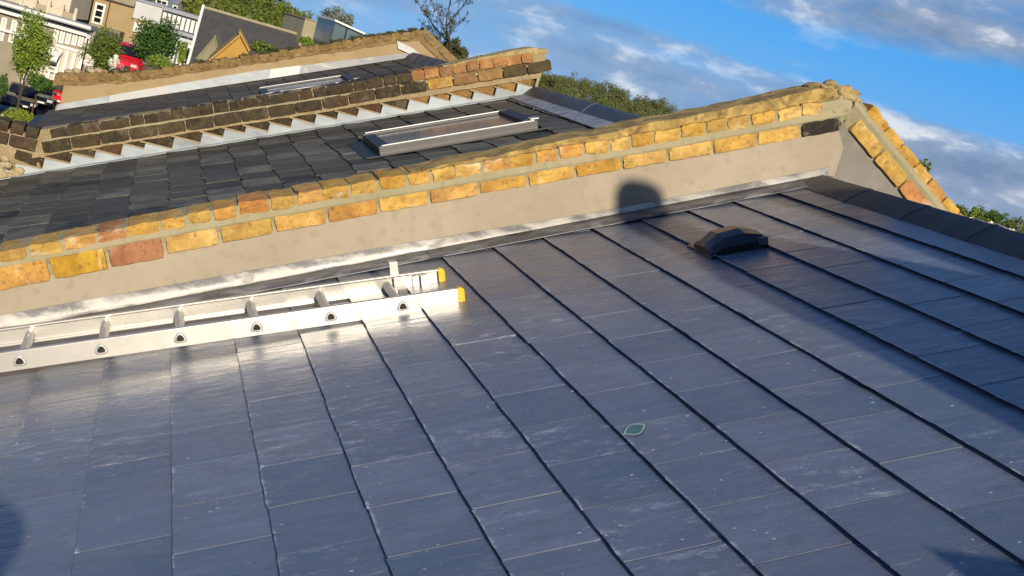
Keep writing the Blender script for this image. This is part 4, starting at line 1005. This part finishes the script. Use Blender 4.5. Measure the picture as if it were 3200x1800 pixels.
T.window(T.rect((238, -2), (252, 26)), .01, th_, .09, M_WHITE, M_WINDARK, 1, 1)
T.part('lean_to', (T.ah(325, 110)[0], T.ah(385, 125)[0], tb-.3, T.ah(350, 90)[1]), .001, 1.6, M_OLIVE, th_)
# pale grey extension
G = Facade(460, 50, 88, R(-10)); gg = gz(G.o.x, G.o.y)-G.o.z
gh = thing('grey_extension', 'pale grey flat-walled extension between tan house and white glazed porch', 'house', G.P(0, gg))
g0, g1_ = G.ah(418, 40)[0], G.ah(506, 60)[0]; gt = G.ah(460, 10)[1]
G.part('upper_wall', (g0, g1_, G.ah(440, 62)[1], gt), -5, 0, M_PALEGREY, gh)
G.part('lower_wall', (g0, g1_, gg-.3, G.ah(440, 62)[1]-.002), -5, -.1, M_TAN, gh)
G.part('parapet', (g0-.1, g1_+.1, gt, gt+.12), -5, .12, M_ROOFGREY, gh)
G.part('white_fascia', (g0+.2, g1_-.3, G.ah(430, 92)[1]-.2, G.ah(430, 92)[1]+.45), -.1, .05, M_WHITE, gh)
# glazed porch
C = Facade(565, 70, 80, R(-13)); cb = gz(C.o.x, C.o.y)-C.o.z
cp = thing('glazed_porch', 'white two-storey glazed porch with arched panes and grey rim beside the big dark roof', 'house', C.P(0, cb))
c0, c1 = C.ah(506, 50)[0], C.ah(626, 75)[0]; ctop = C.ah(560, 45)[1]; cm = C.ah(560, 95)[1]
C.part('floor_band', (c0, c1, cm-.25, cm-.02), -2.5, .12, M_ROOFGREY, cp)
C.part('roof_rim', (c0-.08, c1+.08, ctop, ctop+.22), -2.6, .16, M_ROOFGREY, cp)
C.part('back_wall', (c0, c1, cb-.3, ctop-.01), -2.6, -.4, M_WHITE, cp)
for q in range(9):
    a = c0+(c1-c0)*q/8; C.part('post', (a-.035, a+.035, cm, ctop-.001), -.05, .05, M_GREYMETAL, cp)
    if q < 8: C.part('pane', (a+.045, c0+(c1-c0)*(q+1)/8-.045, cm+.05, ctop-.12), -.02, .0, M_WHITE, cp)
for q in range(4):
    a = c0+.9+(c1-c0-.9)*q/3; C.part('lower_post', (a-.06, a+.06, cb, cm-.26), -.05, .06, M_GREYMETAL, cp)
    if q < 3: C.part('lower_pane', (a+.07, a+(c1-c0-.9)/3-.07, cb+.2, cm-.6), -.02, .01, M_WHITE, cp)
C.part('lower_band', (c0+.8, c1, cm-.62, cm-.40), .061, .12, M_PALEGREY, cp)
# big dark roof with white verge
D = Facade(790, 110, 58, R(-6)); db = gz(D.o.x, D.o.y)-D.o.z
dr = thing('dark_roofed_house', 'house with a large plain dark grey pitched roof and white verge', 'house', D.P(0, db))
tl, trr = at(640, 18, 60.5), at(945, 118, 60.5); tz = (tl.z+trr.z)/2; tl.z = trr.z = tz
sl_ = Vector((-.25, -4.6, -3.4)); bl, br = tl+sl_, trr+sl_
sheet('roof', [bl, br, trr, tl], .12, M_DARKROOF, dr, (trr-tl).cross(-sl_).normalized() if (trr-tl).cross(-sl_).z > 0 else (-sl_).cross(trr-tl).normalized())
bk = Vector((0, 4.6, -3.4)); sheet('rear_roof', [tl+Vector((0,.02,0)), trr+Vector((0,.02,0)), trr+bk, tl+bk], .12, M_DARKROOF, dr, Vector((0, .6, .8)))
MB().tube(tl+Vector((-.06, -.05, .08)), bl+Vector((-.06, -.05, .08)), .085, .085, 4).build('verge_board', M_WHITE, dr)
MB().tube(tl+Vector((0, 0, .02)), trr+Vector((0, 0, .02)), .07, .07, 6).build('ridge_tiles', M_BEIGEWALL, dr)
MB().loft([[(p_.x, p_.y+.25, -9.5), (p_.x, p_.y+8.6, -9.5), (p_.x, p_.y+8.6, p_.z-.1), (p_.x, p_.y+4.6, p_.z+3.2), (p_.x, p_.y+.25, p_.z+.02)] for p_ in (bl+Vector((.15, 0, 0)), br-Vector((.15, 0, 0)))]).build('wall', M_TAUPE, dr)
# ochre gable and olive gable
def gable(name, label, A, B, C_, Y, back, mat_f, mat_r):
    a, b, c = at(*A, Y), at(*B, Y), at(*C_, Y); e = thing(name, label, 'house', (b.x, Y, -9.5))
    z = -9.6
    pts = [a, c, Vector((c.x, Y, z)), Vector((a.x, Y, z))] ; fr = [Vector((a.x, Y, z)), Vector((c.x, Y, z)), c, b, a]
    bk_ = Vector((.3, back, 0))
    MB().loft([fr, [p_+bk_ for p_ in fr]]).build('wall', mat_f, e)
    for p_, q in ((a, b), (b, c)):
        d = (q-p_).normalized(); n_ = Vector((-d.z, 0, d.x)); 
        sheet('roof', [p_-d*.1-bk_*.02+n_*.04, q+n_*.04-bk_*.02, q+bk_+n_*.04, p_-d*.1+bk_+n_*.04], .05, mat_r, e, n_)
    return e
gable('ochre_gable_house', 'ochre tiled gable just above the tan wall top', (655, 190), (752, 110), (778, 160), 34, 5, M_OCHRE, M_OCHRE)
gable('olive_gable_house', 'small olive-grey gabled shed between the glazed porch and ochre gable', (618, 180), (672, 118), (678, 150), 48, 3.5, M_OLIVE, M_OLIVE)
# beige block with cream end and glasshouse
K = Facade(1000, 100, 60, R(14)); kb = gz(K.o.x, K.o.y)-K.o.z
kh = thing('beige_block', 'beige rendered block with bright cream strip beside the glasshouse', 'house', K.P(0, kb))
kt = K.ah(985, 68)[1]
K.part('wall', (K.ah(945, 95)[0], K.ah(1020, 100)[0], kb, kt), -3, 0, M_BEIGEWALL, kh)
K.part('cream_strip', (K.ah(1020, 100)[0]+.002, K.ah(1042, 105)[0], kb, kt-.02), -3, .03, M_YELLOWWALL, kh)
K.part('coping', (K.ah(945, 95)[0]-.04, K.ah(1042, 100)[0]+.04, kt+.001, kt+.05), -3, .06, M_BEIGEWALL, kh)
H = Facade(1110, 105, 52, R(10)); hb_ = gz(H.o.x, H.o.y)-H.o.z
gs = thing('glasshouse', 'blue-grey glasshouse with white roof edge behind the tan wall', 'glasshouse', H.P(0, hb_))
ha, hbx = H.ah(1045, 85)[0], H.ah(1192, 122)[0]; htp = H.ah(1060, 68)[1]
MB().loft([[H.P(ha, hb_, q), H.P(hbx+.6, hb_, q), H.P(hbx+.6, htp-.42, q), H.P(ha, htp-.05, q)] for q in (0, -2.6)]).build('glazing', M_BLUEGLASS, gs)
MB().loft([[H.P(ha-.1, htp-.03, q), H.P(hbx+.8, htp-.44, q), H.P(hbx+.8, htp-.36, q), H.P(ha-.1, htp+.05, q)] for q in (.15, -2.7)]).build('roof_edge', M_WHITE, gs)
for q in range(5):
    a = ha+(hbx-ha)*q/4; H.part('glazing_bar', (a-.025, a+.025, hb_, htp-.05-.37*q/4-.02), .001, .05, M_BLACKMETAL if q % 2 else M_GREYMETAL, gs)
H.part('dark_opening', H.rect((1098, 112), (1118, 124)), .002, .03, M_BLACK, gs)
# far white cottages among the trees
for q, (px, py, Y, wp, hp_, mt, lab) in enumerate([(505, 8, 130, 34, 30, M_WHITE, 'white far house at the top edge above the grey extension'), (540, 22, 140, 26, 26, M_CREAM, 'cream far house in the trees above the glazed porch'), (3078, 700, 118, 18, 12, M_WHITE, 'white far cottage among trees beyond the near ridge'), (3140, 716, 116, 20, 13, M_CREAM, 'cream far cottage nearest the right picture edge beyond the ridge')]):
    E_ = Facade(px, py, Y, R(-8)); s_ = Y/FPX; e = thing('far_house', lab, 'house', E_.P(0, gz(E_.o.x, E_.o.y)-E_.o.z), 'far houses in the trees')
    E_.part('wall', (-wp/2*s_, wp/2*s_, gz(E_.o.x, E_.o.y)-E_.o.z-.2, hp_/2*s_), -4, 0, mt, e)
    for sg in (-1, 1):
        E_.window((sg*wp*.22*s_-.3, sg*wp*.22*s_+.3, -.2*hp_*s_, .25*hp_*s_), .0, e, .08)
    sheet('roof', [E_.P(-wp*.55*s_, hp_*.48*s_, .3), E_.P(wp*.55*s_, hp_*.48*s_, .3), E_.P(wp*.55*s_, hp_*.95*s_, -2), E_.P(-wp*.55*s_, hp_*.95*s_, -2)], .1, M_ROOFGREY, e, Vector((0, -.5, .85)))
# white capping strip beyond the ridge at right
wc = at(2975, 690, 5.0); wd_ = at(3090, 722, 4.2)
cap = MB().loft([[p_+Vector((0, 0, -.02)), p_+Vector((.12, 0, -.02)), p_+Vector((.12, 0, .012)), p_+Vector((0, 0, .012))] for p_ in (wc, wd_)]).build('verge_capping', M_WHITE)
tag(cap, 'white capping strip showing over the near ridge beside rear coping', 'capping')

# ------------------------------------------------------------------ vehicles
def car(label, loc, yaw, paint, L_=4.2, W_=1.75, H_=1.45, van=False, group=None, name='parked_car'):
    e = thing(name, label, 'van' if van else 'car', loc, group)
    Mx = Matrix.Translation(loc) @ Matrix.Rotation(yaw, 4, 'Z')    # local: front towards -Y
    def B(mb, nm, mat, par=e, sm=False):
        mb.v = [Mx @ Vector(p_) for p_ in mb.v]; return mb.build(nm, mat, par, sm)
    w = W_/2
    if van: prof = [(-L_/2, .35, .55, .9), (-L_/2+.05, .3, .95, .95), (-L_/2+.5, .25, 1.12, .97), (-L_/2+.9, .25, 1.2, 1), (0, .25, 1.2, 1), (L_/2-.1, .28, 1.2, .98), (L_/2, .35, 1.1, .95)]
    else: prof = [(-L_/2, .38, .62, .80), (-L_/2+.12, .28, .78, .92), (-L_/2+.6, .24, .88, .98), (-L_/2+1.2, .22, .96, 1), (.3, .22, .98, 1), (L_/2-.5, .24, .98, .97), (L_/2-.05, .3, .95, .90), (L_/2, .4, .8, .82)]
    rings = [[(-w*s, y, b+.08), (-w*s*.97, y, t-.18), (-w*s*.86, y, t), (w*s*.86, y, t), (w*s*.97, y, t-.18), (w*s, y, b+.08), (w*s*.9, y, b), (-w*s*.9, y, b)] for y, b, t, s in prof]
    bo = bevel(B(MB().loft(rings), 'body', paint, sm=False), .05, 3)
    h0 = prof[3][2]-.03
    cab = ([(-L_/2+.55, h0, .86), (-L_/2+1.15, H_-.1, .80), (-L_/2+1.5, H_, .78), (L_/2-.3, H_, .80), (L_/2-.05, h0, .88)] if van else [(-L_/2+1.05, h0, .84), (-L_/2+1.75, H_-.06, .70), (-L_/2+2.1, H_, .68), (L_/2-1.3, H_-.02, .68), (L_/2-.45, h0+.02, .80)])
    rings = [[(-w*.86, y, h0-.02), (-w*s, y, z), (w*s, y, z), (w*.86, y, h0-.02)] for y, z, s in cab]
    bevel(B(MB().loft(rings), 'cabin_roof', paint, sm=False), .04, 3)
    y0, z0, s0 = cab[0]; y1, z1, s1 = cab[1]
    n_ = Vector((0, -(z1-z0), (y1-y0))).normalized()*.02
    pts = [Vector((-w*.78, y0+.06, z0+.08)), Vector((w*.78, y0+.06, z0+.08)), Vector((w*s1*.88, y1-.02, z1-.04)), Vector((-w*s1*.88, y1-.02, z1-.04))]
    mb = MB(); mb.v = [p_+n_ for p_ in pts]+[p_-n_*.5 for p_ in pts]; mb.f = [(0, 1, 2, 3), (7, 6, 5, 4), (0, 4, 5, 1), (1, 5, 6, 2), (2, 6, 7, 3), (3, 7, 4, 0)]
    B(mb, 'windscreen', M_WINDARK)
    for sg in (-1, 1):
        mb = MB(); ya, yb = cab[1][0]+.1, cab[3][0]-.05; zt = H_-.12
        pts = [Vector((sg*w*.885, ya-.25, h0+.06)), Vector((sg*w*.885, yb+.35, h0+.06)), Vector((sg*(w*.75), yb, zt)), Vector((sg*(w*.75), ya+.1, zt))]
        mb.v = [p_+Vector((sg*.01, 0, 0)) for p_ in pts]+[p_-Vector((sg*.03, 0, 0)) for p_ in pts]; mb.f = [(0, 1, 2, 3), (7, 6, 5, 4), (0, 4, 5, 1), (1, 5, 6, 2), (2, 6, 7, 3), (3, 7, 4, 0)]
        B(mb, 'side_window', M_WINDARK)
        B(MB().box(sg*w*.62-.16, sg*w*.62+.16, -L_/2-.02, -L_/2+.14, prof[1][2]-.22, prof[1][2]-.06), 'headlight', M_CHROME)
        B(MB().box(sg*w*1.0-.02*sg-.07, sg*w*1.0+.02*sg+.07, cab[0][0]+.25, cab[0][0]+.37, h0+.02, h0+.16), 'wing_mirror', paint)
        for yw in (-L_/2+.78, L_/2-.75):
            ty = B(MB().tube((sg*w*.80, yw, .31), (sg*w*1.0, yw, .31), .31, .31, 18), 'wheel', M_TYRE)
            B(MB().tube((sg*w*.98, yw, .31), (sg*w*1.012, yw, .31), .19, .17, 14), 'rim', M_CHROME, ty)
    B(MB().box(-w*.45, w*.45, -L_/2-.015, -L_/2+.1, .40, prof[1][2]-.24), 'grille', M_BLACK)
    B(MB().box(-.26, .26, -L_/2-.03, -L_/2-.012, .42, .52), 'number_plate', M_WHITE)
    return e
def road_pt(px, py, Y):
    p_ = at(px, py, Y); return Vector((p_.x, p_.y, gz(p_.x, p_.y)+.025))
car('black car with its rounded roof left of the red car', road_pt(118, 310, 80), R(8), M_CARBLACK, group='cars parked in the street')
car('black car nearest the left picture edge', road_pt(62, 320, 76), R(10), M_CARBLACK, group='cars parked in the street')
car('black car half cut by the left picture edge behind the yellow-green bush', road_pt(2, 345, 70), R(10), M_CARBLACK, group='cars parked in the street')
car('red car standing against the end of the tan wall', road_pt(170, 310, 83), R(6), M_CARRED, W_=1.7, group='cars parked in the street')
car('blue car behind the red car at the street end', road_pt(158, 262, 104), R(6), M_CARBLUE, group='cars parked in the street')
rv = at(408, 232, 74); car('red van showing between the garden trees', Vector((rv.x, rv.y, rv.z-.15)), R(-12), M_CARRED, L_=4.4, W_=1.8, H_=1.9, van=True, name='parked_van')
# small raised drive under the van
dv = MB().box(rv.x-1.6, rv.x+1.6, rv.y-2.6, rv.y+3.2, -8.2, rv.z-.15-.02).build('drive', M_PAVE); tag(dv, 'raised paved drive carrying the red van', None, kind='structure')

# thin black pole in front of the white house
pp0, pp1 = at(250, 236, 70), at(272, 120, 70)
lp = thing('lamp_post', 'thin black lamp post in front of the white house', 'lamp post', (pp0.x, pp0.y, gz(pp0.x, pp0.y)))
MB().tube((pp0.x, pp0.y, gz(pp0.x, pp0.y)), (pp0.x, pp0.y, pp1.z), .06, .04, 8).build('post', M_BLACK, lp)
MB().box(pp0.x-.10, pp0.x+.10, pp0.y-.10, pp0.y+.10, pp1.z, pp1.z+.24).build('lantern', M_PALEGREY, lp)
MB().box(pp0.x-.13, pp0.x+.13, pp0.y-.13, pp0.y+.13, pp1.z+.241, pp1.z+.29).build('lantern_cap', M_BLACK, lp)
